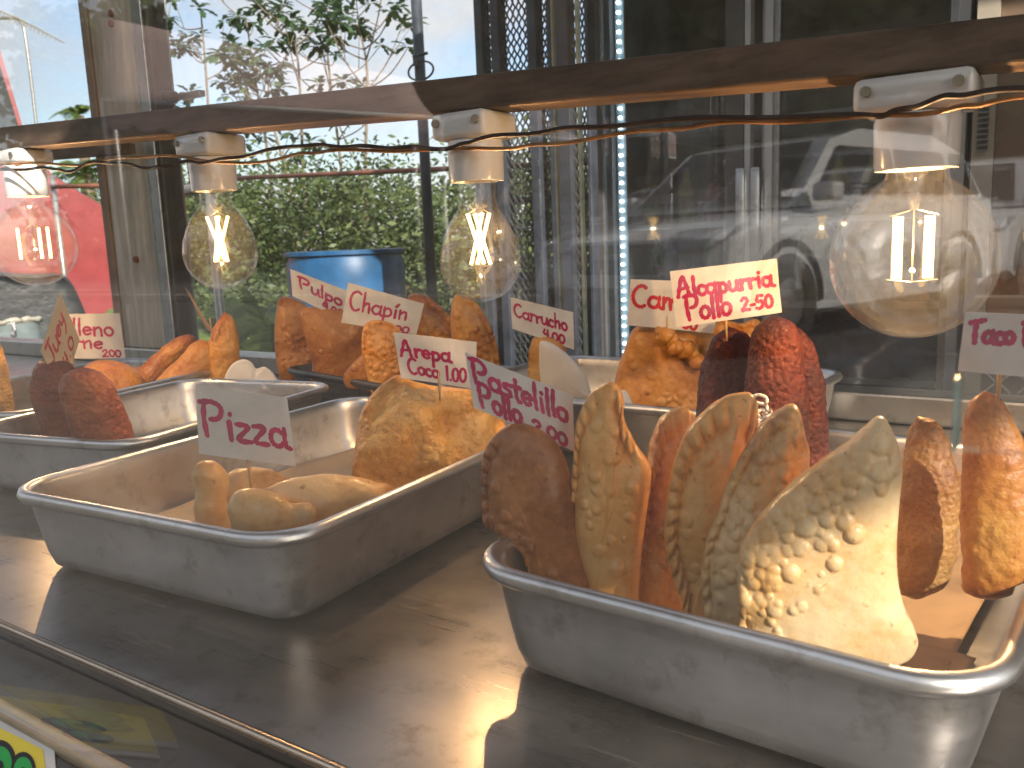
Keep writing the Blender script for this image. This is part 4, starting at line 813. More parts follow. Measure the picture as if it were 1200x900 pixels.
for k in range(9):
    z = zb_ + (za - zb_) * k / 8.5; mb = MB(); mb.add([(x0 + .01, 1.998, z), (x1 - .01, 1.998, z), (x1 - .01, 1.985, z - .009), (x0 + .01, 1.985, z - .009), (x0 + .01, 1.998, z + .003), (x1 - .01, 1.998, z + .003), (x1 - .01, 1.983, z - .006), (x0 + .01, 1.983, z - .006)], [(3, 2, 1, 0), (4, 5, 6, 7), (0, 1, 5, 4), (2, 3, 7, 6), (1, 2, 6, 5), (0, 4, 7, 3)]); mb.obj('louvre_slat', FRAMEAL, room)
a = ony(1150, 432, 1.5); b = ony(1230, 520, 1.5)
tp = thing('tread_plate', 'grey diamond tread plate behind the amber taco at the right', 'metal plate', (a.x + .2, 1.5, b.z))
mb = MB(); mb.box(a.x, a.x + .5, 1.5, 1.506, b.z - .2, a.z, .001); mb.obj('plate', FRAMEAL, tp)
mb = MB()
for i in range(22):
    for j in range(14):
        cx, cz = a.x + .012 + i * .022, a.z - .012 - j * .018; d = 1 if (i + j) % 2 else -1
        mb.hexa([(cx - .007, 1.4998, cz - .007 * d - .002), (cx + .007, 1.4998, cz + .007 * d - .002), (cx + .007, 1.4998, cz + .007 * d + .002), (cx - .007, 1.4998, cz - .007 * d + .002)][::1],
                [(cx - .005, 1.498, cz - .005 * d - .001), (cx + .005, 1.498, cz + .005 * d - .001), (cx + .005, 1.498, cz + .005 * d + .001), (cx - .005, 1.498, cz - .005 * d + .001)])
kind(mb.obj('raised_tread', WHITEAL, tp), 'stuff')

# ------------------------------------------------------------------ drinks cooler
fr = thing('drinks_cooler', 'tall two door glass drinks cooler with a strip of white lights', 'cooler', ((fx0 + fx1) / 2, 2.6, GZ))
FY = 2.3; fz0 = ony(1040, 500, FY).z; ztop = 1.32; X = lambda p: ony(p, 300, FY).x
mb = MB(); mb.box(fx0, fx1, FY + .03, FY + .72, ztop - .10, ztop); mb.box(fx0, fx0 + .04, FY + .03, FY + .72, GZ + .02, ztop - .101); mb.box(fx1 - .04, fx1, FY + .03, FY + .72, GZ + .02, ztop - .101)
mb.box(fx0 + .041, fx1 - .041, FY + .66, FY + .72, GZ + .02, ztop - .101); mb.box(fx0 + .041, fx1 - .041, FY + .03, FY + .659, GZ + .02, fz0)
mb.obj('cabinet', FRBODY, fr)
mb = MB(); mb.box(fx0 + .0412, fx1 - .0412, FY + .64, FY + .6585, fz0 + .001, ztop - .102); mb.obj('cooler_lining', FRIN, fr)
mb = MB(); mb.box(fx0 + .03, fx1 - .03, FY + .008, FY + .028, fz0 - .05, fz0 + .015, .003); mb.obj('door_sill', WHITEAL, fr)
mb = MB(); mb.box(fx0 + .02, fx1 - .02, FY + .004, FY + .028, fz0 - .20, fz0 - .055, .003); mb.obj('base_grille', FRAMEAL, fr)
for (pa, pb, z0_, z1_, mt, nm) in ((968, 990, -.075, -.10, GRN, 'green_sticker'), (1008, 1030, -.075, -.10, GRN, 'green_sticker')):
    mb = MB(); mb.box(X(pa), X(pb), FY + .002, FY + .0038, fz0 + z1_, fz0 + z0_); mb.obj(nm, mt, fr)
for (pa, pb, yy, hx) in ((699, 876, FY - .022, 1), (893, 1128, FY + .004, 0)):
    dr = mesh('door', *(lambda m_: (np.array(m_.V), m_.F))(MB().box(X(pa), X(pa) + .045, yy - .012, yy + .012, fz0 + .016, ztop - .12, .002).box(X(pb) - (.05 if hx else .045), X(pb), yy - .012, yy + .012, fz0 + .016, ztop - .12, .002).box(X(pa) + .046, X(pb) - .051, yy - .011, yy + .011, fz0 + .016, fz0 + .06, .002).box(X(pa) + .046, X(pb) - .051, yy - .011, yy + .011, ztop - .18, ztop - .12, .002)), FRBODY if hx else FRAMEAL, fr)
    mb = MB(); mb.box(X(pa) + .046, X(pb) - .0505, yy - .003, yy + .003, fz0 + .0605, ztop - .181); mb.obj('door_glass', FRG, dr)
for (pa, pb, yo) in ((869, 879, -.052), (886, 896, -.052)):
    za = ony(875, 198, FY).z; zb_ = ony(875, 312, FY).z
    mb = MB(); mb.box(X(pa), X(pb), FY + yo, FY + yo + .012, zb_, za, .004); mb.box(X(pa) + .003, X(pb) - .003, FY + yo + .0125, FY - .0345, zb_ + .02, zb_ + .04); mb.box(X(pa) + .003, X(pb) - .003, FY + yo + .0125, FY - .0345, za - .04, za - .02); mb.obj('door_handle', FRAMEAL, fr, sharp=40)
mb = MB(); mb.box(X(877.5), X(884), FY - .04, FY - .008, fz0 + .016, ztop - .12, .002); mb.obj('door_stile', WHITEAL, fr)
mb = MB(); mb.box(X(897), X(906), FY - .018, FY - .009, fz0 + .016, ztop - .12, .002); mb.obj('door_stile', WHITEAL, fr)
mb = MB(); mb.box(X(1113), X(1127), FY - .016, FY - .009, fz0 + .016, ztop - .12, .002); mb.obj('door_stile', WHITEAL, fr)
lx = ony(729.5, 250, FY + .05).x
mb = MB(); mb.box(lx - .014, lx + .014, FY + .052, FY + .060, fz0 + .02, 1.05); ls = mb.obj('light_strip', simple('pale_strip', (.35, .42, .45), .4), fr)
mb = MB()
for k in range(48):
    z = fz0 + .05 + k * .0265; mb.lathe([(.0001, -.005), (.0045, -.0035), (.006, 0), (.0045, .0035), (.0001, .005)], (lx, FY + .046, z), 8)
kind(mb.obj('light_dots', LED, ls), 'stuff')
shz = [ony(790, p, FY + .1).z for p in (262, 352, 430, 150)]
for z in shz:
    mb = MB()
    for k in range(15): mb.box(fx0 + .05, fx1 - .05, FY + .08 + k * .038, FY + .083 + k * .038, z - .006, z - .002)
    mb.box(fx0 + .05, fx1 - .05, FY + .072, FY + .079, z - .016, z - .001); mb.obj('wire_shelf', WHITEAL, fr)
cols = [('amber', (.30, .16, .03)), ('green', (.05, .16, .04)), ('red', (.32, .03, .03)), ('yellow', (.50, .38, .05)), ('dark', (.05, .025, .02)), ('pale', (.35, .33, .30))]
BM = [simple(n_ + '_drink', c_, .25, 0, .3, 40, 0, coat=.4) for n_, c_ in cols]
rs = random.Random(5)
cnames = ['amber', 'green', 'red', 'yellow', 'dark', 'pale']
ordn = ['first', 'second', 'third', 'fourth', 'fifth', 'sixth', 'seventh', 'eighth', 'ninth', 'tenth', 'eleventh']
for si, (z, n_) in enumerate(((shz[0], 11), (shz[1], 10))):
    for k in range(n_):
        ci = rs.choice([0, 3, 1, 2, 4, 0, 3] if si == 0 else [1, 4, 1, 2, 3, 4]); xx = fx0 + .12 + k * .088 + rs.uniform(-.01, .01); yy = FY + .14 + rs.uniform(0, .04); h_ = rs.choice([.12, .16, .20, .21]); r_ = rs.uniform(.026, .033)
        bt = thing('drink_bottle', '%s drink, %s from the left on the %s cooler shelf' % (cnames[ci], ordn[k], ('eye level', 'next lower')[si]), 'drink bottle', (xx, yy, z), 'drinks on the cooler shelves')
        mb = MB(); mb.lathe([(.0001, z), (r_, z + .001), (r_, z + h_ * .62), (r_ * .85, z + h_ * .7), (r_ * .4, z + h_ * .85), (r_ * .4, z + h_ * .93)], (xx, yy, 0), 16); mb.obj('bottle_body', BM[ci], bt, True)
        mb = MB(); mb.lathe([(r_ * .46, z + h_ * .931), (r_ * .46, z + h_), (.0001, z + h_ * 1.002)], (xx, yy, 0), 12); mb.obj('bottle_cap', BM[(ci + 2) % 6], bt)
        mb = MB(); mb.lathe([(r_ * 1.01, z + h_ * .25), (r_ * 1.01, z + h_ * .5)], (xx, yy, 0), 16); mb.obj('bottle_label', BM[(ci + 3) % 6], bt, True)
def blob(name, c, rx, ry, rz, mat, lab, cat, seed, amp=.15, n=28):
    V = []; 
    for i in range(n + 1):
        for j in range(n):
            a = math.pi * i / n; b = 2 * math.pi * j / n; V.append((math.sin(a) * math.cos(b), math.sin(a) * math.sin(b), math.cos(a)))
    V = np.array(V); k = 1 + amp * fbm(V, 2.2, seed, 4) * 1.6; V = V * k[:, None] * np.array([rx, ry, rz]) + np.array(c)
    F = [(i * n + j, (i + 1) * n + j, (i + 1) * n + (j + 1) % n, i * n + (j + 1) % n) for i in range(n) for j in range(n)]
    o = mesh(name, V, F, mat, None, True); tag(o, lab, cat); return o
for k, (p, w_) in enumerate(((945, .13), (1010, .15), (1075, .12))):
    c = ony(p, 440, FY + .25); blob('ice_bag', (c.x, FY + .25, fz0 + .13), w_, .12, .13 + .02 * k, BLUEBAG, ['blue wrapped bag at the left of the cooler floor', 'blue wrapped bag in the middle of the cooler floor', 'blue wrapped bag at the right of the cooler floor'][k], 'bag', 5 + k, .3)

# ------------------------------------------------------------------ mesh screen
SY = 2.05; sc_ = thing('mesh_screen', 'dark steel screen of expanded mesh panels left of the cooler', 'screen', (ony(635, 400, SY).x, SY, GZ))
Xs = lambda p: ony(p, 250, SY).x; ztm = 1.3
for (pa, pb) in ((570, 578), (588, 597), (629, 639), (651, 675), (694, 698)):
    mb = MB(); mb.box(Xs(pa), Xs(pb), SY - .02, SY + .02, GZ + .001, ztm, .002); mb.obj('upright', DARKM, sc_)
for py in (232, 326, 400):
    z = ony(640, py, SY).z; mb = MB(); mb.box(Xs(578) + .001, Xs(694) - .001, SY + .021, SY + .035, z - .008, z + .008); mb.obj('cross_rail', DARKM, sc_)
zpan = ony(660, 318, SY).z
mb = MB(); mb.box(Xs(600), Xs(694), SY + .036, SY + .046, GZ + .01, zpan); mb.obj('lower_panel', FRBODY, sc_)
for (pa, pb) in ((579, 588), (597, 629), (639, 651), (676, 693)):
    xa_, xb_ = Xs(pa) - .002, Xs(pb) + .002; mb = MB(); cw, ch = .0185, .030; nx = max(1, int(round((xb_ - xa_) / cw))); cw = (xb_ - xa_) / nx; nz = int((ztm - GZ - .02) / ch)
    for i in range(nx):
        for j in range(nz):
            cx, cz = xa_ + (i + .5) * cw, GZ + .02 + (j + .5) * ch; t_ = .0026
            for (dx0, dz0, dx1, dz1) in ((-.5, 0, 0, .5), (0, .5, .5, 0), (.5, 0, 0, -.5), (0, -.5, -.5, 0)):
                p0 = (cx + dx0 * cw, cz + dz0 * ch); p1 = (cx + dx1 * cw, cz + dz1 * ch); y_ = SY + (.002 if (dx0 + dx1) > 0 else -.002)
                mb.add([(p0[0] - t_, y_, p0[1]), (p0[0] + t_, y_ + .002, p0[1]), (p1[0] + t_, y_ + .002, p1[1]), (p1[0] - t_, y_, p1[1])], [(0, 1, 2, 3)])
    kind(mb.obj('expanded_mesh', MESHM, sc_), 'stuff')

# ------------------------------------------------------------------ outside: barrel, poles, rails
BX = 2.2; c = ony(405, 300, BX + .28); a = ony(335, 300, BX + .28); b = ony(475, 300, BX + .28); rB = (b.x - a.x) / 2 * .70; zt_ = ony(405, 293, BX + .28).z
br = thing('plastic_barrel', 'blue plastic barrel standing outside behind the rear glass', 'barrel', (c.x, BX + .28, GZ))
mb = MB(); pr = [(.001, GZ), (rB * .95, GZ + .002), (rB, GZ + .04)]
for k in range(1, 8): z = GZ + (zt_ - GZ) * k / 8; pr += [(rB, z - .02), (rB * 1.025, z), (rB, z + .02)] if k in (3, 5) else [(rB, z)]
pr += [(rB, zt_ - .05), (rB * .97, zt_ - .03), (rB * .97, zt_ - .022)]
mb.lathe(pr, (c.x, BX + .28, 0), 48); mb.obj('barrel_body', BLUEB, br, True, sharp=50)
mb = MB(); mb.lathe([(rB * .99, zt_ - .020), (rB * 1.03, zt_ - .016), (rB * 1.03, zt_ - .002), (rB * .99, zt_), (rB * .92, zt_ - .004), (rB * .90, zt_ - .022), (.001, zt_ - .024)], (c.x, BX + .28, 0), 48); mb.obj('barrel_lid', BLUEB, br, True, sharp=50)
PY = 2.7; p0 = ony(500, 225, PY); mp_ = thing('steel_pole', 'dark steel pole with a wire ring bracket behind the barrel', 'pole', (p0.x, PY, GZ))
mb = MB(); mb.tube([(p0.x, PY, GZ), (p0.x, PY, 1.6)], .021, 14); mb.obj('pole', DARKM, mp_, True)
q = ony(498, 84, PY); mb = MB(); mb.tube([(q.x + .062 * math.cos(t_ * math.pi / 12), PY - .025, q.z + .034 * math.sin(t_ * math.pi / 12)) for t_ in range(25)], .004, 6); mb.obj('wire_ring', DARKM, mp_, True)
mb = MB(); mb.tube([(q.x - .03, PY - .03, q.z + .055), (q.x + .04, PY - .03, q.z + .058)], .006, 6); mb.box(q.x - .028, q.x - .008, PY - .035, PY - .022, q.z + .02, q.z + .053); mb.obj('bracket', DARKM, mp_)
p1 = ony(256, 345, 1.9); mb = MB(); mb.tube([(p1.x, 1.9, GZ), (p1.x, 1.9, p1.z + .07)], .011, 12); tag(mb.obj('galvanised_post', PIPE, None, True), 'short galvanised post outside below the second bulb', 'post')
pa = ony(203, 226, 1.35); mb = MB(); mb.tube([(pa.x, 1.35, pa.z), (pa.x + .16, 1.35, pa.z + .006)], .014, 16, False); mb.tube([(pa.x + .001, 1.35, pa.z), (pa.x + .16, 1.35, pa.z + .006)], .0115, 16, False); mb.tube([(pa.x + .14, 1.35, pa.z), (pa.x + .14, 1.35, GZ)], .011, 12); tag(mb.obj('pipe_stub', PIPE, None, True), 'open ended steel pipe stub just right of the beige post', 'pipe')
fe = thing('pipe_fence', 'weathered pipe fence running in front of the green bushes', 'fence', (-4, 3.2, GZ))
for (a_, b_, rr_, mt) in (((60, 219), (135, 217), .014, RUSTP), ((275, 209), (700, 190), .012, RUSTP), ((600, 268), (700, 262), .007, PIPE)):
    A_ = ony(*a_, 3.2); B_ = ony(*b_, 3.2); mb = MB(); mb.tube([A_, B_], rr_, 8); mb.obj('rail', mt, fe, True)
for p in (60, 560):
    A_ = ony(p, 205, 3.22); mb = MB(); mb.tube([(A_.x, 3.225, GZ), (A_.x, 3.225, A_.z)], .018, 8); mb.obj('fence_post', PIPE, fe, True)

# ------------------------------------------------------------------ plants
def leaf_quads(C_, size, rs, asp=.45, up=0.):
    n = len(C_); d = rs.normal(size=(n, 3)); d[:, 2] = d[:, 2] * .6 + up; d /= np.linalg.norm(d, axis=1)[:, None]
    e = np.cross(d, rs.normal(size=(n, 3))); e /= np.linalg.norm(e, axis=1)[:, None]; L = size * rs.uniform(.6, 1.3, (n, 1)); W_ = L * asp * .5
    V = np.stack([C_, C_ + d * L * .5 + e * W_, C_ + d * L, C_ + d * L * .5 - e * W_], 1).reshape(-1, 3)
    F = np.arange(4 * n).reshape(-1, 4).tolist(); return V, F
def hedge(name, px0, px1, y0, y1, top, n, size, mat, lab, seed, cat='bush'):
    rs = np.random.RandomState(seed); xa_ = ony(px0, 250, y0).x; xb_ = ony(px1, 250, y0).x; C_ = []; T_ = []
    nc = int(n / 120)
    for k in range(nc):
        x = rs.uniform(xa_, xb_); y = rs.uniform(y0, y1); zt_ = top + .35 * vn(np.array([[x, y, 0.]]), .9, seed)[0]; z = GZ + (zt_ - GZ) * rs.uniform(0, 1) ** .75; r_ = rs.uniform(.10, .26)
        C_.append(np.array([x, y, z]) + rs.normal(size=(120, 3)) * r_ * np.array([1, 1, .8])); T_ += [rs.uniform(-.22, .55)] * 480
    C_ = np.vstack(C_); C_[:, 2] = np.maximum(C_[:, 2], GZ + .02); V, F = leaf_quads(C_, size, rs)
    o = mesh(name, V, F, mat, None, False, {'tone': np.array(T_)}, (0.5 * (xa_ + xb_), y0, GZ)); tag(o, lab, cat); return o
kind(hedge('bush_mass', 60, 760, 5.0, 7.4, .80, 60000, .07, LEAF, 'dense sunlit green bushes beyond the fence', 1), 'stuff')
kind(hedge('undergrowth', 120, 640, 3.7, 4.9, -.28, 16000, .055, LEAF, 'low green undergrowth in front of the bushes', 2), 'stuff')
def tree(px, y, top_py, seed, spread, nb_, lab, stem=.022, sz=.13, grp='spindly trees against the sky'):
    rs = np.random.RandomState(seed); b = ony(px, 300, y); zt_ = ony(px, top_py, y).z
    t_ = thing('spindly_tree', lab, 'tree', (b.x, y, GZ), grp); mb = MB(); C_ = []; T_ = []
    trunk = spline([(b.x, y, GZ), (b.x + .1 * rs.randn(), y, (zt_ + GZ) * .45), (b.x + .12 * rs.randn(), y, zt_ * .8), (b.x, y, zt_)], 6); n = len(trunk)
    mb.tube(trunk, [stem * (1 - .75 * i / n) for i in range(n)], 7); tips = [trunk[-1]]
    for k in range(nb_):
        i = int(n * rs.uniform(.35, .92)); p = trunk[i]; a = rs.uniform(0, 2 * math.pi); L = spread * rs.uniform(.4, 1); up = rs.uniform(.3, .95)
        q = p + Vector((math.cos(a) * L, math.sin(a) * L * .6, L * up)); mid = p.lerp(q, .55) + Vector((0, 0, -.12 * L)); mb.tube(spline([p, mid, q], 5), [stem * .38 * (1 - .6 * j / 11) for j in range(11)], 5); tips.append(q)
        if rs.rand() < .6: q2 = mid + Vector((rs.randn() * .2, rs.randn() * .1, L * .5)); mb.tube([mid, q2], [stem * .2, stem * .12], 5); tips.append(q2)
    mb.obj('trunk', BARK, t_, True)
    VV = []; FF = []; TT = []; nn = 0
    for q in tips:   # a rosette of big lobed leaves at each tip
        m_ = rs.randint(9, 15)
        for k in range(m_):
            a = rs.uniform(0, 2 * math.pi); el = rs.uniform(-.5, .9); d = Vector((math.cos(a) * math.cos(el), math.sin(a) * math.cos(el), math.sin(el))); L = sz * rs.uniform(.7, 1.3); sd = d.cross(Vector((0, 0, 1))).normalized(); dr = Vector((0, 0, -1))
            s0 = q + d * .02; base = nn; pts = []
            for (t1, w1) in ((0, .02), (.25, .20), (.4, .12), (.6, .26), (.75, .14), (.9, .16), (1, .0)):
                cpt = s0 + d * L * t1 + dr * L * .35 * t1 * t1; pts += [cpt + sd * L * w1 - dr * 0, cpt - sd * L * w1]
            VV += pts; FF += [(base + 2 * i, base + 2 * i + 1, base + 2 * i + 3, base + 2 * i + 2) for i in range(6)]; nn += 14; TT += [rs.uniform(-.05, .4)] * 14
    mesh('crown', VV, FF, LEAFD, t_, True, {'tone': TT}); return t_
for a_ in ((222, 6.5, 12, 1, .5, 5, 'thin tree with two leaf tufts, leftmost beside the beige post'), (262, 6.0, 2, 2, .6, 8, 'tallest dark tufted tree rising beside the post'), (312, 6.6, 14, 3, .6, 8, 'spindly tree in the gap right of the tallest one'), (362, 6.2, 18, 4, .9, 13, 'bushy topped tree in the middle of the row'),
           (404, 6.8, 8, 5, .8, 12, 'thin tree whose top tuft stands highest in the right half of the row'), (436, 6.1, 24, 6, .8, 11, 'spreading tree whose branches reach towards the steel pole'), (335, 5.8, 78, 7, .7, 12, 'low rounded young tree just above the lamp bar'), (196, 6.0, 40, 8, .4, 6, 'pale low tree half hidden by the beige post')):
    tree(*a_[:6], a_[6])
def frond(mb, TT, base, d, L, droop, nl=26, wl=.02, ll=.28, rs=None, hang=.4):
    d = d.normalized(); P = [base + d * L * t_ + Vector((0, 0, -droop * L * t_ * t_)) for t_ in [i / nl for i in range(nl + 1)]]
    mb.tube(P, [.008 * (1 - .8 * i / nl) + .001 for i in range(nl + 1)], 4); TT += [.3] * (4 * (nl + 1))
    for i in range(2, nl):
        tn = (P[i + 1] - P[i]).normalized(); sd = tn.cross(Vector((0, 0, 1))).normalized(); k = math.sin(math.pi * (i / nl) ** .8) ** .6
        for s_ in (-1, 1):
            dd = (sd * s_ + tn * .7 + Vector((0, 0, -hang + (rs.uniform(-.15, .15))))).normalized(); l_ = ll * k; wv = tn * wl * .5
            mb.add([P[i] - wv, P[i] + wv, P[i] + dd * l_ * .6 + wv * .8, P[i] + dd * l_ * .6 - wv * .8, P[i] + dd * l_ + Vector((0, 0, -.1 * l_))], [(0, 1, 2, 3), (3, 2, 4)]); TT += [rs.uniform(0, .45)] * 5
def palm(px, py, y, nf, L, lab, seed, ll=.3, droop=.45, trunk=True, mat=PALML, elr=(.0, 1.1), stem=.09, name='palm_tree'):
    rs = random.Random(seed); c = ony(px, py, y); t_ = thing(name, lab, 'palm tree' if trunk else 'palm shrub', (c.x, y, GZ))
    if trunk: mb = MB(); mb.tube(spline([(c.x + .2, y, GZ), (c.x + .1, y, (GZ + c.z) / 2), (c.x, y, c.z)], 6), stem, 9); mb.obj('trunk', BARK, t_, True)
    mb = MB(); TT = []
    for k in range(nf):
        a = 2 * math.pi * k / nf + rs.uniform(-.2, .2); el = rs.uniform(*elr); frond(mb, TT, c if trunk else Vector((c.x + rs.uniform(-.1, .1), y + rs.uniform(-.1, .1), GZ)), Vector((math.cos(a) * math.cos(el), math.sin(a) * math.cos(el), math.sin(el))), L * rs.uniform(.8, 1.15), droop, 24, .03 * L, ll, rs)
    mesh('fronds', np.array(mb.V), mb.F, mat, t_, False, {'tone': TT}); return t_
palm(92, 136, 9.0, 12, .62, 'palm tree far off between the street lamp and the post', 1, .15, .75, elr=(.15, 1.3))
palm(100, 205, 6.5, 14, .75, 'lower bright green palm below the lamp bar beside the red truck', 2, .2, .6)
palm(318, 430, 2.9, 16, 1.05, 'dark feathery palm shrub left of the blue barrel', 3, .22, .35, False, PALML, (.7, 1.4), name='palm_shrub')
palm(222, 430, 3.4, 14, 1.0, 'feathery palm shrub behind the orange tacos', 4, .24, .4, False, PALML, (.7, 1.4), name='palm_shrub')
fr_c = ony(-90, -12, 3.2); rs = random.Random(4); mb = MB(); TT = []; e_ = ony(70, 27, 3.2); frond(mb, TT, fr_c, e_ - fr_c + Vector((0, 0, .10)), (e_ - fr_c).length, .12, 40, .01, .10, rs, .9)
o = mesh('palm_frond', np.array(mb.V), mb.F, DRYL, None, False, {'tone': TT}); tag(o, 'dry yellow palm frond hanging into the top left corner', 'palm frond')
# street lamp
LY = 8.; pts = [ony(a, b, LY) for a, b in ((43, 150), (36, 90), (30, 45), (27, 30), (22, 23), (12, 21), (-10, 22))]; base = Vector((pts[0].x, LY, GZ))
for p in pts[:4]: p.x = pts[1].x if False else p.x
st = thing('street_lamp', 'thin grey street lamp pole with a curved arm at the far left', 'street lamp', base)
mb = MB(); mb.tube([base] + spline(pts, 5), .026, 8); mb.obj('pole', PIPE, st, True)
p = pts[-1]; mb = MB(); mb.box(p.x - .5, p.x - .02, LY - .09, LY + .09, p.z - .04, p.z + .03, .02); mb.obj('lamp_head', PIPE, st)

# ------------------------------------------------------------------ red truck, cover and bin at the far left
TY = 3.9; sil = [(-150, -60), (-40, 0), (-2, 52), (27, 150), (60, 203), (100, 228), (132, 246), (142, 272), (150, 340), (154, 420), (156, 470), (-150, 490)]
tr = thing('red_truck', 'faded red truck with a slanted windscreen seen through the left glass', 'truck', (ony(20, 300, TY).x, TY + .8, GZ))
tp_ = Plane(40, 300, TY, 0); back = -tp_.n; at_ = lambda a, b, d=0: tp_.hit(a, b) + back * d
A_ = [at_(a, b) for a, b in sil]; ctr_ = sum(A_, Vector()) / len(A_)
rings = [[v.lerp(ctr_, k) + back * d for v in A_] for k, d in ((.06, -.04), (.018, -.01), (0, .06), (0, 1.3), (.03, 1.4))]
mb = MB(); n = len(A_); mb.add([v for r_ in rings for v in r_], [(i * n + k, i * n + (k + 1) % n, (i + 1) * n + (k + 1) % n, (i + 1) * n + k) for i in range(4) for k in range(n)] + [tuple(range(n)), tuple(4 * n + k for k in range(n - 1, -1, -1))]); mb.obj('body', RED, tr, True, sharp=35)
def slab(P, d0, d, nm, mt, par):
    V = [at_(a, b, d0) for a, b in P]; mb = MB(); n = len(V); mb.add(V + [v + back * d for v in V], [tuple(range(n)), tuple(n + k for k in range(n - 1, -1, -1))] + [(k, (k + 1) % n, n + (k + 1) % n, n + k) for k in range(n)]); return mb.obj(nm, mt, par)
slab([(-120, -20), (-20, 40), (0, 78), (21, 146), (10, 175), (-120, 175)], -.055, .014, 'side_window', CARG, tr)
slab([(136, 339), (148, 339), (150, 349), (137, 350)], -.07, .025, 'door_handle', simple('yellowed_handle', (.6, .5, .35), .5), tr)
mb = MB(); wc = at_(20, 440, 0); mb.lathe([(.12, -.10), (.36, -.10), (.40, -.06), (.40, .06), (.36, .10), (.12, .10)], (0, 0, 0), 32)
V = [Vector((wc.x, wc.y, GZ + .40)) + tp_.u * v[0] + Vector((0, 0, 1)) * v[1] + back * v[2] for v in mb.V]; mesh('wheel', V, mb.F, TYRE, tr, True, sharp=40)
slab([(-60, 395), (150, 388), (150, 402), (-60, 410)], -.06, .02, 'side_strip', WHITEP, tr)
# black covered heap in front of the truck
CY = 2.7; Vp = [(-60, 300), (-20, 318), (40, 322), (72, 318), (86, 330), (98, 358), (112, 392), (118, 440), (-60, 450)]
hp_ = Plane(40, 360, CY, 0); Aq = [hp_.hit(a, b) for a, b in Vp]; hc_ = sum(Aq, Vector()) / len(Aq)
ringsq = [[v.lerp(hc_, k) - hp_.n * d for v in Aq] for k, d in ((.10, -.10), (0, 0), (0, .35), (.15, .5))]
mb = MB(); n = len(Aq); mb.add([v for r_ in ringsq for v in r_], [(i * n + k, i * n + (k + 1) % n, (i + 1) * n + (k + 1) % n, (i + 1) * n + k) for i in range(3) for k in range(n)] + [tuple(range(n)), tuple(3 * n + k for k in range(n - 1, -1, -1))])
o = mb.obj('covered_heap', simple('black_tarpaulin', (.025, .027, .028), .45, 0, .6, 9, .6, .02), None, True); tag(o, 'black tarpaulin covered heap in front of the red truck', 'tarpaulin')
ss = o.modifiers.new('soft', 'SUBSURF'); ss.levels = 2; ss.render_levels = 2
NY = 1.75; c = ony(12, 400, NY); rb_ = .115; zt_ = ony(12, 378, NY).z
bn = thing('grey_bin', 'grey plastic bin with a pale bag rolled over its rim', 'bin', (c.x, NY, GZ))
mb = MB(); mb.lathe([(.001, GZ), (rb_ * .8, GZ + .002), (rb_, zt_), (rb_ * .97, zt_), (rb_ * .78, GZ + .02)], (c.x, NY, 0), 32); mb.obj('bin_body', BUCKET, bn, True, sharp=50)
mb = MB(); mb.tube([(c.x + rb_ * 1.03 * math.cos(k * math.pi / 16), NY + rb_ * 1.03 * math.sin(k * math.pi / 16), zt_ + .004 * math.sin(k * 1.7) + .012 * math.cos(k * math.pi / 16)) for k in range(33)], [.010 + .003 * math.sin(k * 2.3) for k in range(33)], 8); mb.obj('bin_bag', BAG, bn, True)
mb = MB(); q0 = Vector((c.x + rb_ * 1.0, NY - .03, zt_ + .01))
for k in range(3): mb.tube(spline([q0, q0 + Vector((.02 + .01 * k, -.02, -.015 * k)), q0 + Vector((.035, -.02, -.035)), q0 + Vector((.01 * k, -.02, -.05))], 5), .0025, 6)
mb.obj('bag_knot', NAPKIN, bn, True)

def back_trees():
    rs = np.random.RandomState(8); C_ = []; T_ = []
    for k in range(1500):
        x = rs.uniform(-60, 34); y = rs.uniform(-37, -30); zt_ = 13 + 2.4 * vn(np.array([[x, 0., 0.]]), .22, 4)[0]; z = GZ + (zt_ - GZ) * rs.uniform(0, 1) ** .6
        C_.append(np.array([x, y, z]) + rs.normal(size=(90, 3)) * rs.uniform(.6, 1.5)); T_ += [rs.uniform(-.05, .4)] * 360
    C_ = np.vstack(C_); C_[:, 2] = np.maximum(C_[:, 2], GZ + .02); V, F = leaf_quads(C_, .95, rs, .75)
    o = mesh('tree_line', V, F, LEAF, None, False, {'tone': np.array(T_)}, (0, -33, GZ)); tag(o, 'line of green trees across the parking lot, seen only as dim reflections', 'trees'); kind(o, 'stuff')
back_trees()

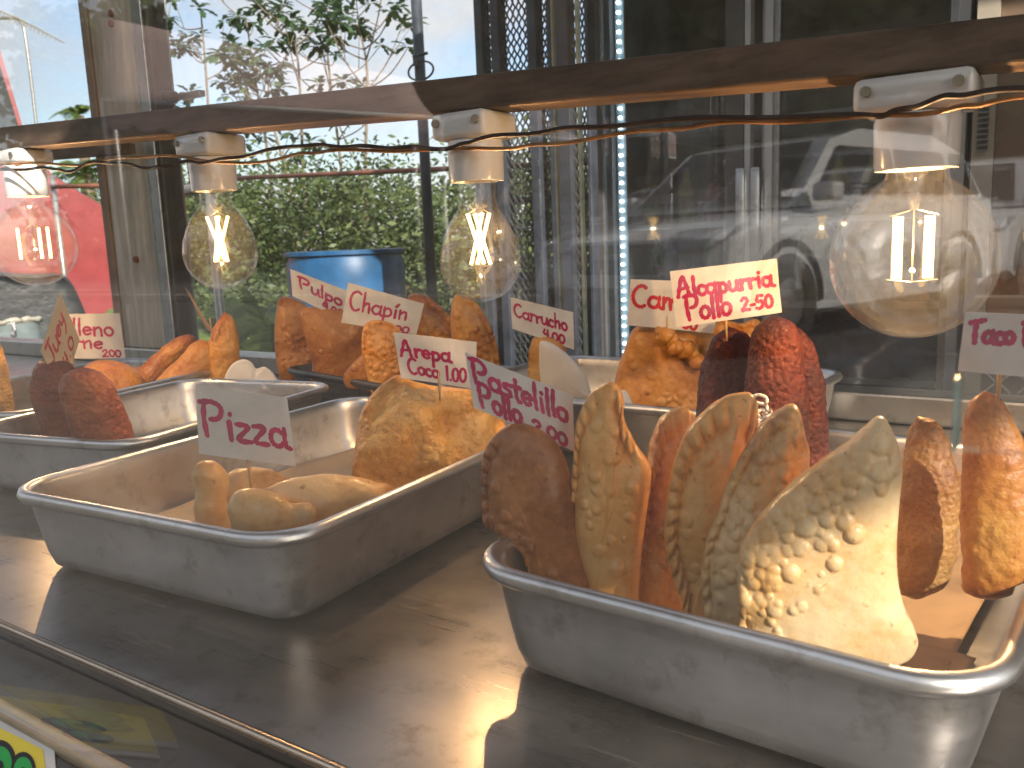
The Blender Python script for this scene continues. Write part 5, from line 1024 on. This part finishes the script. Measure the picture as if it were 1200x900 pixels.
# ------------------------------------------------------------------ behind the camera: parked cars and an awning that the front glass mirrors
MY = .33
def mir(px, py, yv): p = ony(px, py, yv); return Vector((p.x, MY - p.y, p.z))
def suv(loc, ang, lab):
    t_ = thing('parked_car', lab, 'car', (0, 0, GZ + .004), 'white cars parked behind the photographer, mirrored in the glass')
    prof = [(-2.2, .35), (-2.28, .7), (-2.2, 1.0), (-2.1, 1.15), (-1.0, 1.12), (.9, 1.08), (1.9, .98), (2.25, .86), (2.32, .6), (2.28, .35), (1.9, .25), (-1.9, .25)]
    def extr(P, hw, ins, nm, mt, par, z0=0):
        V = []; n = len(P); cz = sum(p[1] for p in P) / n
        for (y_, k) in ((-hw, ins), (-hw + .08, 0), (hw - .08, 0), (hw, ins)): V += [(p[0] * (1 - k * .5), y_, cz + (p[1] - cz) * (1 - k) + GZ + .004) for p in P]
        F = [(i * n + k, i * n + (k + 1) % n, (i + 1) * n + (k + 1) % n, (i + 1) * n + k) for i in range(3) for k in range(n)] + [tuple(range(n - 1, -1, -1)), tuple(3 * n + k for k in range(n))]
        return mesh(nm, V, F, mt, par, True, sharp=30)
    body = extr(prof, .92, .10, 'body', CARW, t_)
    cabp = [(-2.05, 1.13), (-1.85, 1.55), (-1.2, 1.70), (.1, 1.70), (.55, 1.60), (1.25, 1.07)]
    V = []; n = len(cabp)
    for y_, k in ((-.84, 1.0), (-.66, 0), (.66, 0), (.84, 1.0)): V += [(p[0], (y_ if abs(y_) < .7 else (y_ if p[1] < 1.2 else math.copysign(.70, y_))), p[1] + GZ + .004) for p in cabp]
    mesh('roof', V, [(i * n + k, i * n + (k + 1) % n, (i + 1) * n + (k + 1) % n, (i + 1) * n + k) for i in range(3) for k in range(n)] + [tuple(range(n - 1, -1, -1)), tuple(3 * n + k for k in range(n))], CARW, t_, True, sharp=30)
    z = GZ + .004
    mb = MB(); mb.add([(.60, -.60, 1.575 + z), (.60, .60, 1.575 + z), (1.20, .74, 1.115 + z), (1.20, -.74, 1.115 + z)], [(0, 3, 2, 1)]); V = [(v[0] + .02, v[1], v[2] + .02) for v in mb.V]; mesh('windscreen', V, mb.F, CARG, t_)
    for sd in (-1, 1):
        for (xa_, xb_, xc_, xd_) in ((-.35, .95, .48, -.35), (-1.35, -.43, -.43, -1.35), (-1.95, -1.43, -1.43, -1.75)):
            y1, y0_ = .845 * sd, .735 * sd; mb = MB(); mb.add([(xa_, y1, 1.17 + z), (xb_, y1, 1.17 + z), (xc_, y0_, 1.55 + z), (xd_, y0_, 1.55 + z)], [(0, 1, 2, 3)]); mb.obj('side_window', CARG, t_)
        mb = MB(); mb.box(.95, 1.12, sd * .98 - .09, sd * .98 + .09, 1.10 + z, 1.24 + z, .03); mb.obj('wing_mirror', CARW, t_)
        mb = MB(); mb.hexa([(2.26, sd * .88, .80 + z), (2.20, sd * .45, .78 + z), (2.10, sd * .45, .92 + z), (1.85, sd * .90, .96 + z)], [(2.30, sd * .90, .80 + z), (2.33, sd * .50, .78 + z), (2.25, sd * .50, .90 + z), (1.90, sd * .935, .96 + z)]); mb.obj('headlight', simple('headlight_lens', (.5, .5, .52), .1, .6, .4, 30, 0), t_)
        for wx in (-1.4, 1.45):
            mb = MB(); mb.lathe([(.2, -.11), (.34, -.11), (.37, -.07), (.37, .07), (.34, .11), (.2, .11)], (0, 0, 0), 28); w_ = mesh('wheel', [(wx + v[0], sd * .84 + v[2], z + .37 + v[1]) for v in mb.V], mb.F, TYRE, t_, True, sharp=40)
            mb = MB(); mb.lathe([(.01, .115), (.06, .115), (.19, .10), (.2, .0)], (0, 0, 0), 14); mesh('rim', [(wx + v[0], sd * (.84 + v[2]), z + .37 + v[1]) for v in mb.V], mb.F, RIMM, w_)
            mb = MB(); mb.tube([(wx + .44 * math.cos(k * math.pi / 10), sd * .915, z + .37 + .44 * math.sin(k * math.pi / 10)) for k in range(11)], .035, 6); mb.obj('wheel_arch', BLACK, t_)
    mb = MB(); mb.box(2.28, 2.335, -.44, .44, .62 + z, .84 + z, .02); mb.obj('grille', BLACK, t_)
    mb = MB(); mb.box(2.27, 2.345, -.7, .7, .32 + z, .52 + z, .02); mb.obj('lower_grille', BLACK, t_)
    mb = MB(); mb.box(2.34, 2.352, -.26, .26, .53 + z, .61 + z); mb.obj('number_plate', WHITEP, t_)
    t_.location = (loc.x, loc.y, GZ + .004); t_.rotation_euler = (0, 0, ang); return t_
def dup(root, loc, ang, lab):
    r_ = root.copy(); link(r_); r_.location = (loc.x, loc.y, GZ + .004); r_.rotation_euler = (0, 0, ang); r_['label'] = lab
    for ch in list(root.children):
        c = ch.copy(); link(c); c.parent = r_
        for g in list(ch.children): d = g.copy(); link(d); d.parent = c
    return r_
s0 = suv(mir(925, 250, 8.0), R(106), 'nearest white car, mirrored across the big round bulb')
dup(s0, mir(800, 250, 13.5), R(112), 'second white car, mirrored left of the big round bulb')
dup(s0, mir(1140, 250, 13.0), R(98), 'third white car, mirrored at the right edge')
aw = thing('market_awning', 'taupe awning with a white edge and scalloped valance, mirrored over the lamp bar', 'awning', mir(400, 300, 2.6))
P0 = mir(120, 117, 2.9); P1 = mir(515, 139, 3.6); K0 = mir(120, 20, 4.0); K1 = mir(480, 92, 4.6)
mb = MB(); n_ = 12; V = []
for i in range(n_ + 1):
    for j in range(7): a_ = P0.lerp(P1, i / n_); b_ = K0.lerp(K1, i / n_); q = a_.lerp(b_, j / 6); q.z -= .05 * math.sin(math.pi * j / 6); V.append(q)
mb.add(V, [(i * 7 + j, i * 7 + j + 1, (i + 1) * 7 + j + 1, (i + 1) * 7 + j) for i in range(n_) for j in range(6)]); o = mb.obj('awning_cloth', AWN, aw, True); so_ = o.modifiers.new('t', 'SOLIDIFY'); so_.thickness = .003
mb = MB(); mb.tube([P0, P1], .014, 10); mb.obj('edge_trim', WHITEP, aw, True)
V = []; F = []; m_ = 160
for i in range(m_ + 1):
    q = P0.lerp(P1, i / m_); d_ = .13 + .03 * abs(math.sin(math.pi * i / m_ * 11)); V += [q - Vector((0, 0, .012)), q - Vector((0, 0, d_))]
F = [(2 * i, 2 * i + 1, 2 * i + 3, 2 * i + 2) for i in range(m_)]; o = mesh('valance', V, F, AWN, aw); so_ = o.modifiers.new('t', 'SOLIDIFY'); so_.thickness = .003
for q in (P0, P1, K0, K1):
    mb = MB(); mb.tube([(q.x, q.y, GZ + .004), (q.x, q.y, q.z - .01)], .016, 8); mb.obj('awning_leg', PIPE, aw, True)

for o in bpy.data.objects:
    if '_o' in o.keys(): del o['_o']
